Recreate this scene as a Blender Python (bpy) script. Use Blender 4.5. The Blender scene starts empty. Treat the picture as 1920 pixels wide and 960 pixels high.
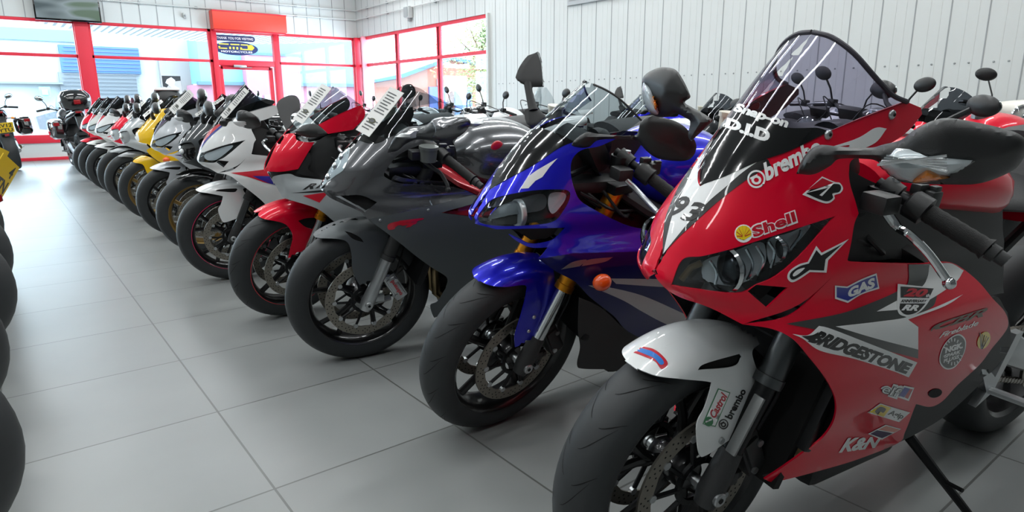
import bpy, bmesh, math, random
import numpy as np
from mathutils import Vector, Matrix
from mathutils.bvhtree import BVHTree
from mathutils.geometry import delaunay_2d_cdt
random.seed(7)
SC = bpy.context.scene
COL = SC.collection
PI = math.pi
# ------------------------------------------------------------------ camera
FPX, EYE = 1212.0, 1.05
def _axes():
    r = np.array([-15-960, 200-480, FPX]); r /= np.linalg.norm(r)
    q = np.array([2550-960, 190-480, FPX]); q /= np.linalg.norm(q)
    q = q-r*(q@r); q /= np.linalg.norm(q)
    return np.array([q, r, np.cross(q, r)])
RC = _axes()
cd = bpy.data.cameras.new('camera'); cam = bpy.data.objects.new('camera', cd); COL.objects.link(cam)
cd.sensor_fit = 'HORIZONTAL'; cd.sensor_width = 36; cd.lens = FPX/1920*36; cd.clip_start = .02; cd.clip_end = 300
_m = Matrix.Identity(4)
for _i in range(3):
    _m[_i][0], _m[_i][1], _m[_i][2] = RC[_i, 0], -RC[_i, 1], -RC[_i, 2]
_m[2][3] = EYE
cam.matrix_world = _m
SC.camera = cam
SC.view_settings.view_transform = 'Standard'; SC.view_settings.look = 'None'
SC.view_settings.gamma = 1; SC.view_settings.use_curve_mapping = False
SC.view_settings.exposure = 0.0
# ------------------------------------------------------------------ world, sun, lamps
W = bpy.data.worlds.new('world'); SC.world = W; W.use_nodes = True
_bg = W.node_tree.nodes['Background']; _bg.inputs[0].default_value = (.80, .90, 1.0, 1); _bg.inputs[1].default_value = 16.0
_s = bpy.data.lights.new('sun', 'SUN'); _s.energy = 9; _s.angle = .03; _s.color = (1, .97, .92)
_so = bpy.data.objects.new('sun', _s); COL.objects.link(_so); _so.rotation_euler = (math.radians(-38), math.radians(24), 0); _so.location = (0, 20, 20)
LAMP_POWER = 46.0
SC.cycles.max_bounces = 7; SC.cycles.diffuse_bounces = 3; SC.cycles.glossy_bounces = 3; SC.cycles.transparent_max_bounces = 16
SC.cycles.use_denoising = True
SC.cycles.caustics_reflective = False; SC.cycles.caustics_refractive = False
SC.cycles.sample_clamp_indirect = 6
# ------------------------------------------------------------------ materials
def lin(c):
    if isinstance(c, str):
        c = [int(c[i:i+2], 16)/255 for i in (0, 2, 4)]
    return tuple(((v+.055)/1.055)**2.4 if v > .04045 else v/12.92 for v in c)
MATS = {}
def mat(name, c, rough=.5, metal=0., coat=0., emit=0., spec=.5, alpha=1., trans=0., bump=0., bscale=200, vary=0., vscale=6):
    if name in MATS: return MATS[name]
    m = bpy.data.materials.new(name); m.use_nodes = True; MATS[name] = m
    nt = m.node_tree; b = nt.nodes['Principled BSDF']; L = lin(c)
    b.inputs['Base Color'].default_value = (*L, 1); b.inputs['Roughness'].default_value = rough
    b.inputs['Metallic'].default_value = metal; b.inputs['Coat Weight'].default_value = coat
    b.inputs['Coat Roughness'].default_value = .03; b.inputs['Specular IOR Level'].default_value = spec
    b.inputs['Transmission Weight'].default_value = trans; b.inputs['Alpha'].default_value = alpha
    if emit:
        b.inputs['Emission Color'].default_value = (*L, 1); b.inputs['Emission Strength'].default_value = emit
    tc = None
    if bump or vary:
        tc = nt.nodes.new('ShaderNodeTexCoord')
    if bump:
        n = nt.nodes.new('ShaderNodeTexNoise'); n.inputs['Scale'].default_value = bscale
        bp = nt.nodes.new('ShaderNodeBump'); bp.inputs['Strength'].default_value = bump; bp.inputs['Distance'].default_value = .002
        nt.links.new(tc.outputs['Object'], n.inputs['Vector']); nt.links.new(n.outputs['Fac'], bp.inputs['Height'])
        nt.links.new(bp.outputs['Normal'], b.inputs['Normal'])
    if vary:
        n = nt.nodes.new('ShaderNodeTexNoise'); n.inputs['Scale'].default_value = vscale; n.inputs['Detail'].default_value = 4
        mx = nt.nodes.new('ShaderNodeMix'); mx.data_type = 'RGBA'
        mx.inputs[6].default_value = (*[v*(1-vary) for v in L], 1); mx.inputs[7].default_value = (*[min(1, v*(1+vary)) for v in L], 1)
        nt.links.new(tc.outputs['Object'], n.inputs['Vector']); nt.links.new(n.outputs['Fac'], mx.inputs[0]); nt.links.new(mx.outputs[2], b.inputs['Base Color'])
    return m
def thin(name, c, t, ior=1.45, rough=.02):
    """thin sheet of tinted clear plastic or glass: tinted see-through plus a fresnel reflection"""
    if name in MATS: return MATS[name]
    m = bpy.data.materials.new(name); m.use_nodes = True; MATS[name] = m
    nt = m.node_tree; nt.nodes.clear()
    o = nt.nodes.new('ShaderNodeOutputMaterial'); tr = nt.nodes.new('ShaderNodeBsdfTransparent'); g = nt.nodes.new('ShaderNodeBsdfGlossy')
    lw = nt.nodes.new('ShaderNodeLayerWeight'); lw.inputs[0].default_value = .5; mx = nt.nodes.new('ShaderNodeMixShader')
    pw = nt.nodes.new('ShaderNodeMath'); pw.operation = 'POWER'; pw.inputs[1].default_value = 4; fr = nt.nodes.new('ShaderNodeMath'); fr.operation = 'MULTIPLY_ADD'; fr.inputs[1].default_value = .8; fr.inputs[2].default_value = .04
    nt.links.new(lw.outputs['Facing'], pw.inputs[0]); nt.links.new(pw.outputs[0], fr.inputs[0])
    L = lin(c); tr.inputs[0].default_value = (*[v*t for v in L], 1); g.inputs['Roughness'].default_value = rough
    nt.links.new(fr.outputs[0], mx.inputs[0]); nt.links.new(tr.outputs[0], mx.inputs[1]); nt.links.new(g.outputs[0], mx.inputs[2]); nt.links.new(mx.outputs[0], o.inputs[0])
    return m
RED = mat('red paint', 'e0052e', .32, .1, .55, spec=.2); RED2 = mat('deep red paint', 'b2061f', .3, .2, .8, spec=.3)
WHT = mat('white paint', 'e9ecec', .3, 0, 1); BLU = mat('blue metallic paint', '1a1ac8', .28, .4, .9, spec=.3)
DBL = mat('dark blue paint', '0c0e5c', .35, .3, .8, spec=.3)
SLV = mat('silver paint', 'b9bfc2', .3, .4, 1); GRY = mat('gunmetal grey paint', '5c5d60', .25, .7, 1); MGR = mat('matt grey paint', '585d5f', .48, .3)
YEL = mat('yellow paint', 'f5c40a', .3, 0, 1); PBK = mat('gloss black paint', '0b0b0d', .12, 0, 1); PBG = mat('charcoal paint', '34383b', .3, .4, 1)
BLK = mat('black plastic', '1d1e1f', .42, bump=.15, bscale=900); MBK = mat('matt black plastic', '2b2c2d', .55, bump=.2, bscale=900); DRK = mat('dark metal', '17181a', .4, .5)
RUB = mat('tyre rubber', '2c2f31', .6, vary=.2, vscale=14); GRV = mat('tyre groove', '0c0c0d', .9); GRIP = mat('grip rubber', '131313', .7, bump=.5, bscale=500)
ALU = mat('aluminium', 'b5b8ba', .32, .9); CHR = mat('chrome', 'd9dcde', .1, 1); STL = mat('brake steel', '8a857c', .38, .8); HOLE = mat('dark hole', '060606', .8)
GLD = mat('gold anodised', 'd38a1e', .3, .85); GLW = mat('gold wheel paint', '8f7440', .4, .5); MAG = mat('crimson wheel paint', 'c81e58', .4)
GUN = mat('dark wheel paint', '1a1a1c', .35, .4, .6); EXH = mat('exhaust steel', '8c7a5c', .35, .9)
LEN = thin('clear lens', 'f4f8fa', .93); RFL = mat('lamp reflector', 'f0f3f4', .4, .2, .7, bump=.5, bscale=60); LBK = mat('lamp black housing', '2a2b2b', .25, .2, .5)
SMK = thin('smoked screen', 'dedce8', .92); SMD = thin('dark smoked screen', 'a2a6ab', .85); CLR = thin('clear screen', 'e8eef0', .82)
AMB = mat('amber lens', 'f08a1c', .2, 0, 1, emit=0); AMD = mat('orange indicator lens', 'ee5a14', .2, 0, 1); RDL = mat('red lens', '8c0c12', .2, 0, 1)
SWH = mat('white vinyl', 'f2f3f3', .3, 0, .6); SBK = mat('black vinyl', '111111', .35, 0, .6); SRD = mat('red vinyl', 'c4102a', .3, 0, .6)
SBL = mat('blue vinyl', '1b2a96', .3, 0, .6); SYE = mat('yellow vinyl', 'f2d21e', .3, 0, .6); SLB = mat('bright blue vinyl', '2b7fd8', .3, 0, .6); SGN = mat('green vinyl', '0f7a43', .3, 0, .6)
SGY = mat('dark grey vinyl', '3b3d3c', .35, 0, .6); SOR = mat('salmon vinyl', 'e07a62', .3, 0, .6)
PAP = mat('card', 'e6e6e3', .7); PLY = mat('yellow plate', 'f3c81a', .4, 0, .3); SEAT = mat('seat vinyl', '1c1c1e', .55, bump=.3, bscale=400)
MIR = mat('mirror glass', 'c9d4d6', .04, 1)
# ------------------------------------------------------------------ mesh builder
class MB:
    def __init__(s): s.v = []; s.f = []; s.m = []; s.mats = []
    def mi(s, m):
        if m not in s.mats: s.mats.append(m)
        return s.mats.index(m)
    def add(s, v, f, m):
        n = len(s.v); s.v += [tuple(float(c) for c in p) for p in v]; k = s.mi(m)
        for q in f: s.f.append(tuple(i+n for i in q)); s.m.append(k)
        return s
    def box(s, c, d, m, rot=None, taper=1., bev=0.):
        x, y, z = [q/2 for q in d]
        V = [(-x, -y, -z), (x, -y, -z), (x, y, -z), (-x, y, -z), (-x*taper, -y*taper, z), (x*taper, -y*taper, z), (x*taper, y*taper, z), (-x*taper, y*taper, z)]
        F = [(3, 2, 1, 0), (4, 5, 6, 7), (0, 1, 5, 4), (1, 2, 6, 5), (2, 3, 7, 6), (3, 0, 4, 7)]
        if bev:
            bm = bmesh.new(); vs = [bm.verts.new(p) for p in V]; [bm.faces.new([vs[i] for i in q]) for q in F]
            bmesh.ops.bevel(bm, geom=bm.edges[:], offset=bev, segments=2, affect='EDGES', profile=.6)
            bm.verts.index_update(); V = [tuple(v.co) for v in bm.verts]; F = [tuple(v.index for v in f.verts) for f in bm.faces]; bm.free()
        if rot is not None: V = [tuple(rot @ Vector(p)) for p in V]
        return s.add([(p[0]+c[0], p[1]+c[1], p[2]+c[2]) for p in V], F, m)
    def tube(s, pts, r, m, n=10, cap=True, flat=1., up=None):
        pts = [Vector(p) for p in pts]; k = len(pts)
        rs = r if isinstance(r, (list, tuple)) else [r]*k
        V = []; F = []; prev = None
        for i, p in enumerate(pts):
            t = (pts[min(i+1, k-1)]-pts[max(i-1, 0)]).normalized()
            if prev is None:
                a = Vector(up) if up else (Vector((0, 0, 1)) if abs(t.z) < .9 else Vector((1, 0, 0)))
            else: a = prev
            u = (a-t*a.dot(t)).normalized(); w = t.cross(u); prev = u
            for j in range(n):
                th = 2*PI*j/n; V.append(p+u*math.cos(th)*rs[i]*flat+w*math.sin(th)*rs[i])
        for i in range(k-1):
            for j in range(n): F.append((i*n+j, i*n+(j+1) % n, (i+1)*n+(j+1) % n, (i+1)*n+j))
        if cap: F.append(tuple(range(n))[::-1]); F.append(tuple((k-1)*n+j for j in range(n)))
        return s.add(V, F, m)
    def lathe(s, prof, c, m, n=48, axis='y', rot=None):
        """prof: list of (radius, along axis); closed=False"""
        V = []; F = []; k = len(prof)
        for j in range(n):
            th = 2*PI*j/n; co, si = math.cos(th), math.sin(th)
            for (r, a) in prof:
                p = Vector((r*co, a, r*si)) if axis == 'y' else (Vector((r*co, r*si, a)) if axis == 'z' else Vector((a, r*co, r*si)))
                if rot is not None: p = rot @ p
                V.append((p.x+c[0], p.y+c[1], p.z+c[2]))
        for j in range(n):
            for i in range(k-1):
                q = (j*k+i, j*k+i+1, ((j+1) % n)*k+i+1, ((j+1) % n)*k+i)
                F.append(q if axis != 'z' else q[::-1])
        return s.add(V, F, m)
    def ball(s, c, r, m, n=16, k=10, rot=None):
        R = r if isinstance(r, (tuple, list)) else (r, r, r)
        V = []; F = []
        for i in range(k+1):
            ph = PI*i/k
            for j in range(n):
                th = 2*PI*j/n; p = Vector((R[0]*math.sin(ph)*math.cos(th), R[1]*math.sin(ph)*math.sin(th), R[2]*math.cos(ph)))
                if rot is not None: p = rot @ p
                V.append((p.x+c[0], p.y+c[1], p.z+c[2]))
        for i in range(k):
            for j in range(n): F.append((i*n+j, (i+1)*n+j, (i+1)*n+(j+1) % n, i*n+(j+1) % n))
        return s.add(V, F, m)
    def loft(s, rings, m, cap=True):
        n = len(rings[0]); V = [p for r in rings for p in r]; F = []
        for i in range(len(rings)-1):
            for j in range(n): F.append((i*n+j, i*n+(j+1) % n, (i+1)*n+(j+1) % n, (i+1)*n+j))
        if cap: F.append(tuple(range(n))[::-1]); F.append(tuple((len(rings)-1)*n+j for j in range(n)))
        return s.add(V, F, m)
    def prism(s, poly, y0, y1, m, plane='xz'):
        """poly in x,z extruded along y"""
        n = len(poly)
        if plane == 'xz': V = [(a, y0, b) for a, b in poly]+[(a, y1, b) for a, b in poly]
        elif plane == 'xy': V = [(a, b, y0) for a, b in poly]+[(a, b, y1) for a, b in poly]
        else: V = [(y0, a, b) for a, b in poly]+[(y1, a, b) for a, b in poly]
        F = [tuple(range(n)), tuple(range(n, 2*n))[::-1]]+[(i, i+n, (i+1) % n+n, (i+1) % n) for i in range(n)]
        return s.add(V, F, m)
    def mirror(s):
        n = len(s.v); s.v += [(x, -y, z) for x, y, z in s.v]
        s.f += [tuple(i+n for i in q)[::-1] for q in s.f]; s.m += list(s.m); return s
    def flipped(s):
        o = MB(); o.v = [(x, -y, z) for x, y, z in s.v]; o.f = [q[::-1] for q in s.f]; o.m = list(s.m); o.mats = list(s.mats); return o
    def merge(s, o):
        n = len(s.v); s.v += o.v; ks = [s.mi(m) for m in o.mats]
        s.f += [tuple(i+n for i in q) for q in o.f]; s.m += [ks[k] for k in o.m]; return s
    def map(s, fn): s.v = [tuple(p) for p in fn(np.array(s.v))] if s.v else []; return s
    def build(s, name, parent=None, angle=35, fix=False):
        me = bpy.data.meshes.new(name); me.from_pydata(s.v, [], s.f)
        for m in s.mats: me.materials.append(m)
        me.polygons.foreach_set('material_index', s.m)
        me.update()
        if fix:
            bm = bmesh.new(); bm.from_mesh(me); bmesh.ops.recalc_face_normals(bm, faces=bm.faces[:]); bm.to_mesh(me); bm.free()
        me.polygons.foreach_set('use_smooth', [True]*len(me.polygons))
        if angle < 180: me.set_sharp_from_angle(angle=math.radians(angle))
        o = bpy.data.objects.new(name, me); COL.objects.link(o)
        if parent: o.parent = parent
        return o
def tag(o, label=None, cat=None, group=None, kind=None):
    if label: o['label'] = label
    if cat: o['category'] = cat
    if group: o['group'] = group
    if kind: o['kind'] = kind
    return o
def struct(o): o['kind'] = 'structure'; return o
def empty(name, loc=(0, 0, 0), rz=0):
    o = bpy.data.objects.new(name, None); COL.objects.link(o); o.location = loc; o.rotation_euler = (0, 0, rz); o.empty_display_size = .1
    return o
def sm(pts, n=6, closed=True):
    """pixel or plane outline: points (x,y) are rounded through, (x,y,1) are corners"""
    P = [np.array(p[:2], float) for p in pts]; K = [len(p) > 2 for p in pts]; N = len(P); out = []
    for i in range(N if closed else N-1):
        a, b = P[i], P[(i+1) % N]
        if K[i] and K[(i+1) % N]: out.append(tuple(a)); continue
        p0 = a-(b-a) if K[i] or (not closed and i == 0) else P[i-1]
        p3 = b+(b-a) if K[(i+1) % N] or (not closed and i == N-2) else P[(i+2) % N]
        for j in range(n):
            t = j/n
            out.append(tuple(.5*(2*a+(b-p0)*t+(2*p0-5*a+4*b-p3)*t*t+(3*a-3*b+p3-p0)*t**3)))
    if not closed: out.append(tuple(P[-1]))
    return out
def inpoly(x, y, poly):
    c = False; n = len(poly); j = n-1
    for i in range(n):
        a, b = poly[i], poly[j]
        if (a[1] > y) != (b[1] > y) and x < (b[0]-a[0])*(y-a[1])/(b[1]-a[1])+a[0]: c = not c
        j = i
    return c
def fill(poly, step, holes=()):
    """triangulated plane region with interior points; returns verts2d, tris"""
    poly = [p[:2] for p in poly]
    def dens(pl):
        o = []
        for i in range(len(pl)):
            a, b = pl[i], pl[(i+1) % len(pl)]; d = math.hypot(b[0]-a[0], b[1]-a[1]); k = max(1, int(d/step+.5))
            o += [(a[0]+(b[0]-a[0])*t/k, a[1]+(b[1]-a[1])*t/k) for t in range(k)]
        return o
    loops = [dens(poly)]+[dens([p[:2] for p in h]) for h in holes]
    V = []; E = []
    for lp in loops:
        n = len(V); V += lp; E += [(n+i, n+(i+1) % len(lp)) for i in range(len(lp))]
    xs = [p[0] for p in poly]; ys = [p[1] for p in poly]; BV = np.array(V)
    y = min(ys)+step*.5; r = 0
    while y < max(ys):
        x = min(xs)+step*(.5 if r % 2 else .15)
        while x < max(xs):
            if inpoly(x, y, poly) and not any(inpoly(x, y, h) for h in holes) and np.min(np.hypot(BV[:, 0]-x, BV[:, 1]-y)) > step*.45:
                V.append((x, y))
            x += step
        y += step*.866; r += 1
    res = delaunay_2d_cdt([Vector(p) for p in V], E, [], 0, 1e-5)
    vo = [tuple(p) for p in res[0]]; fo = []
    for f in res[2]:
        cx = sum(vo[i][0] for i in f)/len(f); cy = sum(vo[i][1] for i in f)/len(f)
        if inpoly(cx, cy, poly) and not any(inpoly(cx, cy, h) for h in holes): fo.append(tuple(f))
    return vo, fo
def crom(P, k):
    """catmull-rom densify along axis 0"""
    n = len(P); o = []
    for i in range(n-1):
        a, b = P[i], P[i+1]; p0 = P[i-1] if i else 2*a-b; p3 = P[i+2] if i+2 < n else 2*b-a
        for j in range(k):
            t = j/k; o.append(.5*(2*a+(b-p0)*t+(2*p0-5*a+4*b-p3)*t*t+(3*a-3*b+p3-p0)*t**3))
    o.append(P[-1]); return np.array(o)
TX = [0, -.006, -.04, -.10, -.19, -.33, -.53, -.80, -1.1]
TY = [0, .20, .47, .70, .87, .96, 1, 1, .96]
class Form:
    """smooth left half of a bodywork: rows (x0, z, halfwidth[, length factor[, zdrop]]) from low to high"""
    def __init__(s, rows=None, grid=None, k=6):
        if grid is None:
            grid = []
            for r in rows:
                x0, z, w = r[:3]; L = r[3] if len(r) > 3 else 1; dz = r[4] if len(r) > 4 else 0
                grid.append([(x0+a*L, w*b, z+dz*a) for a, b in zip(TX, TY)])
        G = np.array(grid, float)
        G = crom(G, k); G = np.swapaxes(crom(np.swapaxes(G, 0, 1), k), 0, 1); s.G = G
        n, m = G.shape[:2]; V = [Vector(p) for p in G.reshape(-1, 3)]
        F = [(i*m+j, i*m+j+1, (i+1)*m+j+1, (i+1)*m+j) for i in range(n-1) for j in range(m-1)]
        s.bvh = BVHTree.FromPolygons(V, F)
        V2 = V+[Vector((p.x, -p.y, p.z)) for p in V]; q = len(V)
        s.both = BVHTree.FromPolygons(V2, F+[tuple(i+q for i in f) for f in F])
class Pose:
    def __init__(s, x, y, psi, lean, steer=0, trail=.097, rake=23.5):
        psi, lean, s.st = map(math.radians, (psi, lean, steer))
        fw = np.array([math.cos(psi), math.sin(psi), 0]); le = np.array([-math.sin(psi), math.cos(psi), 0]); up = np.array([0, 0, 1.])
        s.M = np.array([fw, le*math.cos(lean)-up*math.sin(lean), up*math.cos(lean)+le*math.sin(lean)])
        # the tyre is round in section: lift so that it still stands on the floor when leaned
        s.O = np.array([x, y, .0]); s.C = s.M @ (np.array([0, 0, EYE])-s.O)
        rk = math.radians(rake); s.ax = np.array([-math.sin(rk), 0, math.cos(rk)]); s.ao = np.array([trail, 0, 0])
    def ray(s, px, py):
        d = s.M @ (RC @ np.array([px-960, py-480, FPX])); return s.C, d/np.linalg.norm(d)
    def at(s, px, py, y):
        c, d = s.ray(px, py); return c+d*((y-c[1])/d[1])
    def steer(s, V):
        q = np.atleast_2d(np.array(V, float))-s.ao; c, n = math.cos(s.st), math.sin(s.st)
        return s.ao+q*c+np.cross(s.ax, q)*n+np.outer(q@s.ax, s.ax)*(1-c)
    def unsteer(s, V):
        s.st = -s.st; r = s.steer(V); s.st = -s.st; return r
    def root(s, name):
        o = empty(name); m = Matrix.Identity(4)
        for i in range(3):
            for j in range(3): m[i][j] = s.M[j, i]
            m[i][3] = s.O[i]
        o.matrix_world = m; return o
def cast(pose, form, px, py, both=False):
    c, d = pose.ray(px, py)
    h = (form.both if both else form.bvh).ray_cast(Vector(c), Vector(d))
    if h[0] is None: return None
    n = h[1]
    if n.dot(Vector(d)) > 0: n = -n
    return h[0], n
def sheet(V, N, F, thick, off=0.):
    """closed thin shell from a sheet of points with outward normals"""
    V = [Vector(v) for v in V]; n = len(V)
    if 0 < off < .0075: off = .0003+off*.45
    A = [v+m*off for v, m in zip(V, N)]; FF = []
    for f in F:
        fn = (A[f[1]]-A[f[0]]).cross(A[f[2]]-A[f[0]])
        mm = N[f[0]]+N[f[1]]+N[f[2]]
        FF.append(f if fn.dot(mm) >= 0 else f[::-1])
    if thick <= 0: return A, FF
    B = [v+m*(off-thick) for v, m in zip(V, N)]
    cnt = {}
    for f in FF:
        for i in range(len(f)): cnt[(f[i], f[(i+1) % len(f)])] = 1
    rim = [(b, a, a+n, b+n) for (a, b) in cnt if (b, a) not in cnt]
    return A+B, FF+[tuple(i+n for i in f[::-1]) for f in FF]+rim
def trace(mb, pose, form, poly, m, step=9, holes=(), off=0., thick=.004, both=False, smooth=True):
    """panel cut out of the bodywork form along an outline seen from the camera"""
    if smooth: poly = sm(poly); holes = [sm(h) for h in holes]
    v, f = fill(poly, step, holes); H = [cast(pose, form, *p, both=both) for p in v]
    cxy = np.array(v)
    ok = [i for i, h in enumerate(H) if h]
    if not ok: print('TRACE MISS', m.name, poly[:2]); return mb
    miss = [i for i, h in enumerate(H) if not h]
    if miss and len(miss) > len(H)*.02: print('trace: %d of %d outside form' % (len(miss), len(H)), m.name, [tuple(int(c) for c in v[i]) for i in miss[:4]])
    ren = {o: i for i, o in enumerate(ok)}
    V = [H[i][0] for i in ok]; N = [H[i][1] for i in ok]; F = [tuple(ren[i] for i in q) for q in f if all(i in ren for i in q)]
    # drop triangles that jump in depth
    F = [q for q in F if max((V[q[0]]-V[q[1]]).length, (V[q[1]]-V[q[2]]).length, (V[q[2]]-V[q[0]]).length) < .09]
    A, FF = sheet(V, N, F, thick, off); k0 = len(mb.m); mb.add(A, FF, m)
    if thick >= .003 and m not in (LEN, RFL):      # unpainted black inner face
        kk = mb.mi(MBK); n = len(F)
        for i in range(k0+n, k0+2*n): mb.m[i] = kk
    return mb
TXT = {}
def text2d(s, bold=0., shear=0., space=1.):
    k = (s, bold, shear, space)
    if k not in TXT:
        cu = bpy.data.curves.new('t', 'FONT'); cu.body = s; cu.offset = bold; cu.shear = shear; cu.space_character = space; cu.resolution_u = 3
        o = bpy.data.objects.new('t', cu); COL.objects.link(o); bpy.context.view_layer.update()
        me = bpy.data.meshes.new_from_object(o.evaluated_get(bpy.context.evaluated_depsgraph_get()))
        bm = bmesh.new(); bm.from_mesh(me); bmesh.ops.triangulate(bm, faces=bm.faces[:]); bmesh.ops.remove_doubles(bm, verts=bm.verts[:], dist=1e-5)
        for _ in range(4):
            es = [e for e in bm.edges if e.calc_length() > .22]
            if not es: break
            bmesh.ops.subdivide_edges(bm, edges=es, cuts=1); bmesh.ops.triangulate(bm, faces=bm.faces[:])
        bm.verts.index_update(); V = np.array([v.co[:2] for v in bm.verts]); F = [tuple(v.index for v in f.verts) for f in bm.faces]; bm.free()
        bpy.data.objects.remove(o); bpy.data.curves.remove(cu); bpy.data.meshes.remove(me)
        lo, hi = V.min(0), V.max(0); TXT[k] = ((V-lo)/(hi-lo), F, (hi-lo))
    return TXT[k]
def bil(q, u, v):
    a, b, c, d = [np.array(p, float) for p in q]  # lower-left, lower-right, upper-right, upper-left
    return a*(1-u)*(1-v)+b*u*(1-v)+c*u*v+d*(1-u)*v
def decal(mb, pose, form, s, quad, m, bold=0., shear=0., off=.0016, both=False, thick=.0004, space=1.):
    V, F, _ = text2d(s, bold, shear, space); H = [cast(pose, form, *bil(quad, u, v), both=both) for u, v in V]
    ok = [i for i, h in enumerate(H) if h]; ren = {o: i for i, o in enumerate(ok)}
    if not ok: print('DECAL MISS', s); return mb
    A, FF = sheet([H[i][0] for i in ok], [H[i][1] for i in ok], [tuple(ren[i] for i in q) for q in F if all(i in ren for i in q)], thick, off)
    return mb.add(A, FF, m)
def flat_text(mb, s, o, ux, uy, w, h, m, bold=0., shear=0., off=.001, thick=.0006):
    """text lying on a plane: origin o (lower left), unit vectors ux, uy, size w x h"""
    V, F, _ = text2d(s, bold, shear); ux, uy, o = Vector(ux), Vector(uy), Vector(o); n = ux.cross(uy).normalized()
    A, FF = sheet([o+ux*w*u+uy*h*v for u, v in V], [n]*len(V), F, thick, off); return mb.add(A, FF, m)
def pillow(mb, pose, poly, yfn, m, fwd, bulge, back, step=8, smooth=True, steer=False, power=.5, holes=()):
    """solid blob from a traced outline at lateral distance yfn(px,py), swelling along local direction fwd"""
    if smooth: poly = sm(poly)
    v, f = fill(poly, step, holes); B = np.array([p[:2] for p in poly]); d = []
    nb = len(B)
    for x, y in v:
        best = 1e9
        for i in range(nb):
            a, b = B[i], B[(i+1) % nb]; ab = b-a; L = ab@ab
            t = 0 if L == 0 else max(0, min(1, ((x-a[0])*ab[0]+(y-a[1])*ab[1])/L)); best = min(best, math.hypot(x-a[0]-ab[0]*t, y-a[1]-ab[1]*t))
        d.append(best)
    dm = max(d); fw = np.array(fwd, float); fw /= np.linalg.norm(fw); P = []; 
    for (x, y), dd in zip(v, d):
        yy = yfn(x, y) if callable(yfn) else yfn
        P.append(pose.at(x, y, yy))
    k = [min(1, dd/dm)**power if dd > .3 else 0 for dd in d]
    A = [p+fw*bulge*q for p, q in zip(P, k)]; Bk = [p-fw*(back*q+.002) for p, q in zip(P, k)]
    n = len(A); FF = []
    for q in f:
        a, b, c = [Vector(A[i]) for i in q[:3]]
        FF.append(q if (b-a).cross(c-a).dot(Vector(fw)) >= 0 else q[::-1])
    es = {(q[i], q[(i+1) % len(q)]) for q in FF for i in range(len(q))}
    rim = [(b, a, a+n, b+n) for a, b in es if (b, a) not in es]
    V = [tuple(p) for p in A+Bk]
    return mb.add(V, FF+[tuple(i+n for i in q[::-1]) for q in FF]+rim, m)
def clone(root, matrix=None, label=None, group=None, remap=None):
    """copy a thing with its parts and sub-parts; remap = {material: material}"""
    cache = {}
    def cp(o, par):
        c = o.copy(); COL.objects.link(c); c.parent = par
        if remap and o.data:
            if any(m in remap for m in o.data.materials):
                c.data = o.data.copy()
                for i, m in enumerate(c.data.materials):
                    if m in remap: c.data.materials[i] = remap[m]
        for ch in list(o.children): cp(ch, c)
        return c
    r = cp(root, None)
    if matrix is not None: r.matrix_world = matrix
    if label: r['label'] = label
    if group: r['group'] = group
    return r
# ------------------------------------------------------------------ the showroom
XR, YF, HW = 7.54, 16.0, 2.71       # window-side wall, front wall, window head height
XL, YB, HC = -7.0, -7.0, 4.6
def floor_mat():
    m = bpy.data.materials.new('floor tiles'); m.use_nodes = True; nt = m.node_tree; b = nt.nodes['Principled BSDF']
    tc = nt.nodes.new('ShaderNodeTexCoord'); mp = nt.nodes.new('ShaderNodeMapping'); mp.inputs['Location'].default_value = (-.478+.006, .11, 0)
    br = nt.nodes.new('ShaderNodeTexBrick'); br.offset = 0; br.squash = 1
    br.inputs['Scale'].default_value = 1; br.inputs['Brick Width'].default_value = .6; br.inputs['Row Height'].default_value = .6; br.inputs['Mortar Size'].default_value = .0035
    br.inputs['Mortar Smooth'].default_value = .1; br.inputs['Bias'].default_value = 0
    br.inputs['Color1'].default_value = (*lin('8d908f'), 1); br.inputs['Color2'].default_value = (*lin('888b8a'), 1); br.inputs['Mortar'].default_value = (*lin('5e605e'), 1)
    n = nt.nodes.new('ShaderNodeTexNoise'); n.inputs['Scale'].default_value = 2.2; n.inputs['Detail'].default_value = 5
    mx = nt.nodes.new('ShaderNodeMix'); mx.data_type = 'RGBA'; mx.blend_type = 'MULTIPLY'; mx.inputs[0].default_value = 1
    cr = nt.nodes.new('ShaderNodeValToRGB'); cr.color_ramp.elements[0].color = (.88, .88, .88, 1); cr.color_ramp.elements[1].color = (1, 1, 1, 1); cr.color_ramp.elements[0].position = .3; cr.color_ramp.elements[1].position = .7
    L = nt.links.new
    L(tc.outputs['Object'], mp.inputs[0]); L(mp.outputs[0], br.inputs['Vector']); L(tc.outputs['Object'], n.inputs['Vector']); L(n.outputs['Fac'], cr.inputs[0])
    L(br.outputs['Color'], mx.inputs[6]); L(cr.outputs[0], mx.inputs[7]); L(mx.outputs[2], b.inputs['Base Color'])
    rr = nt.nodes.new('ShaderNodeMapRange'); rr.inputs['To Min'].default_value = .30; rr.inputs['To Max'].default_value = .34; L(n.outputs['Fac'], rr.inputs['Value']); L(rr.outputs[0], b.inputs['Roughness'])
    b.inputs['Specular IOR Level'].default_value = .7
    bp = nt.nodes.new('ShaderNodeBump'); bp.inputs['Distance'].default_value = .002; bp.inputs['Strength'].default_value = .4; bp.invert = True; L(br.outputs['Fac'], bp.inputs['Height']); L(bp.outputs[0], b.inputs['Normal'])
    return m
def slab(name, lo, hi, m, kind=True):
    mb = MB(); c = [(a+b)/2 for a, b in zip(lo, hi)]; d = [b-a for a, b in zip(lo, hi)]; mb.box(c, d, m); o = mb.build(name)
    return struct(o) if kind else o
WCL = mat('white cladding', 'd0d2d0', .5, vary=.03, vscale=2); SEAM = mat('cladding groove', '9a9d9e', .7); CEI = mat('ceiling white', 'd5d7d7', .8)
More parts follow.
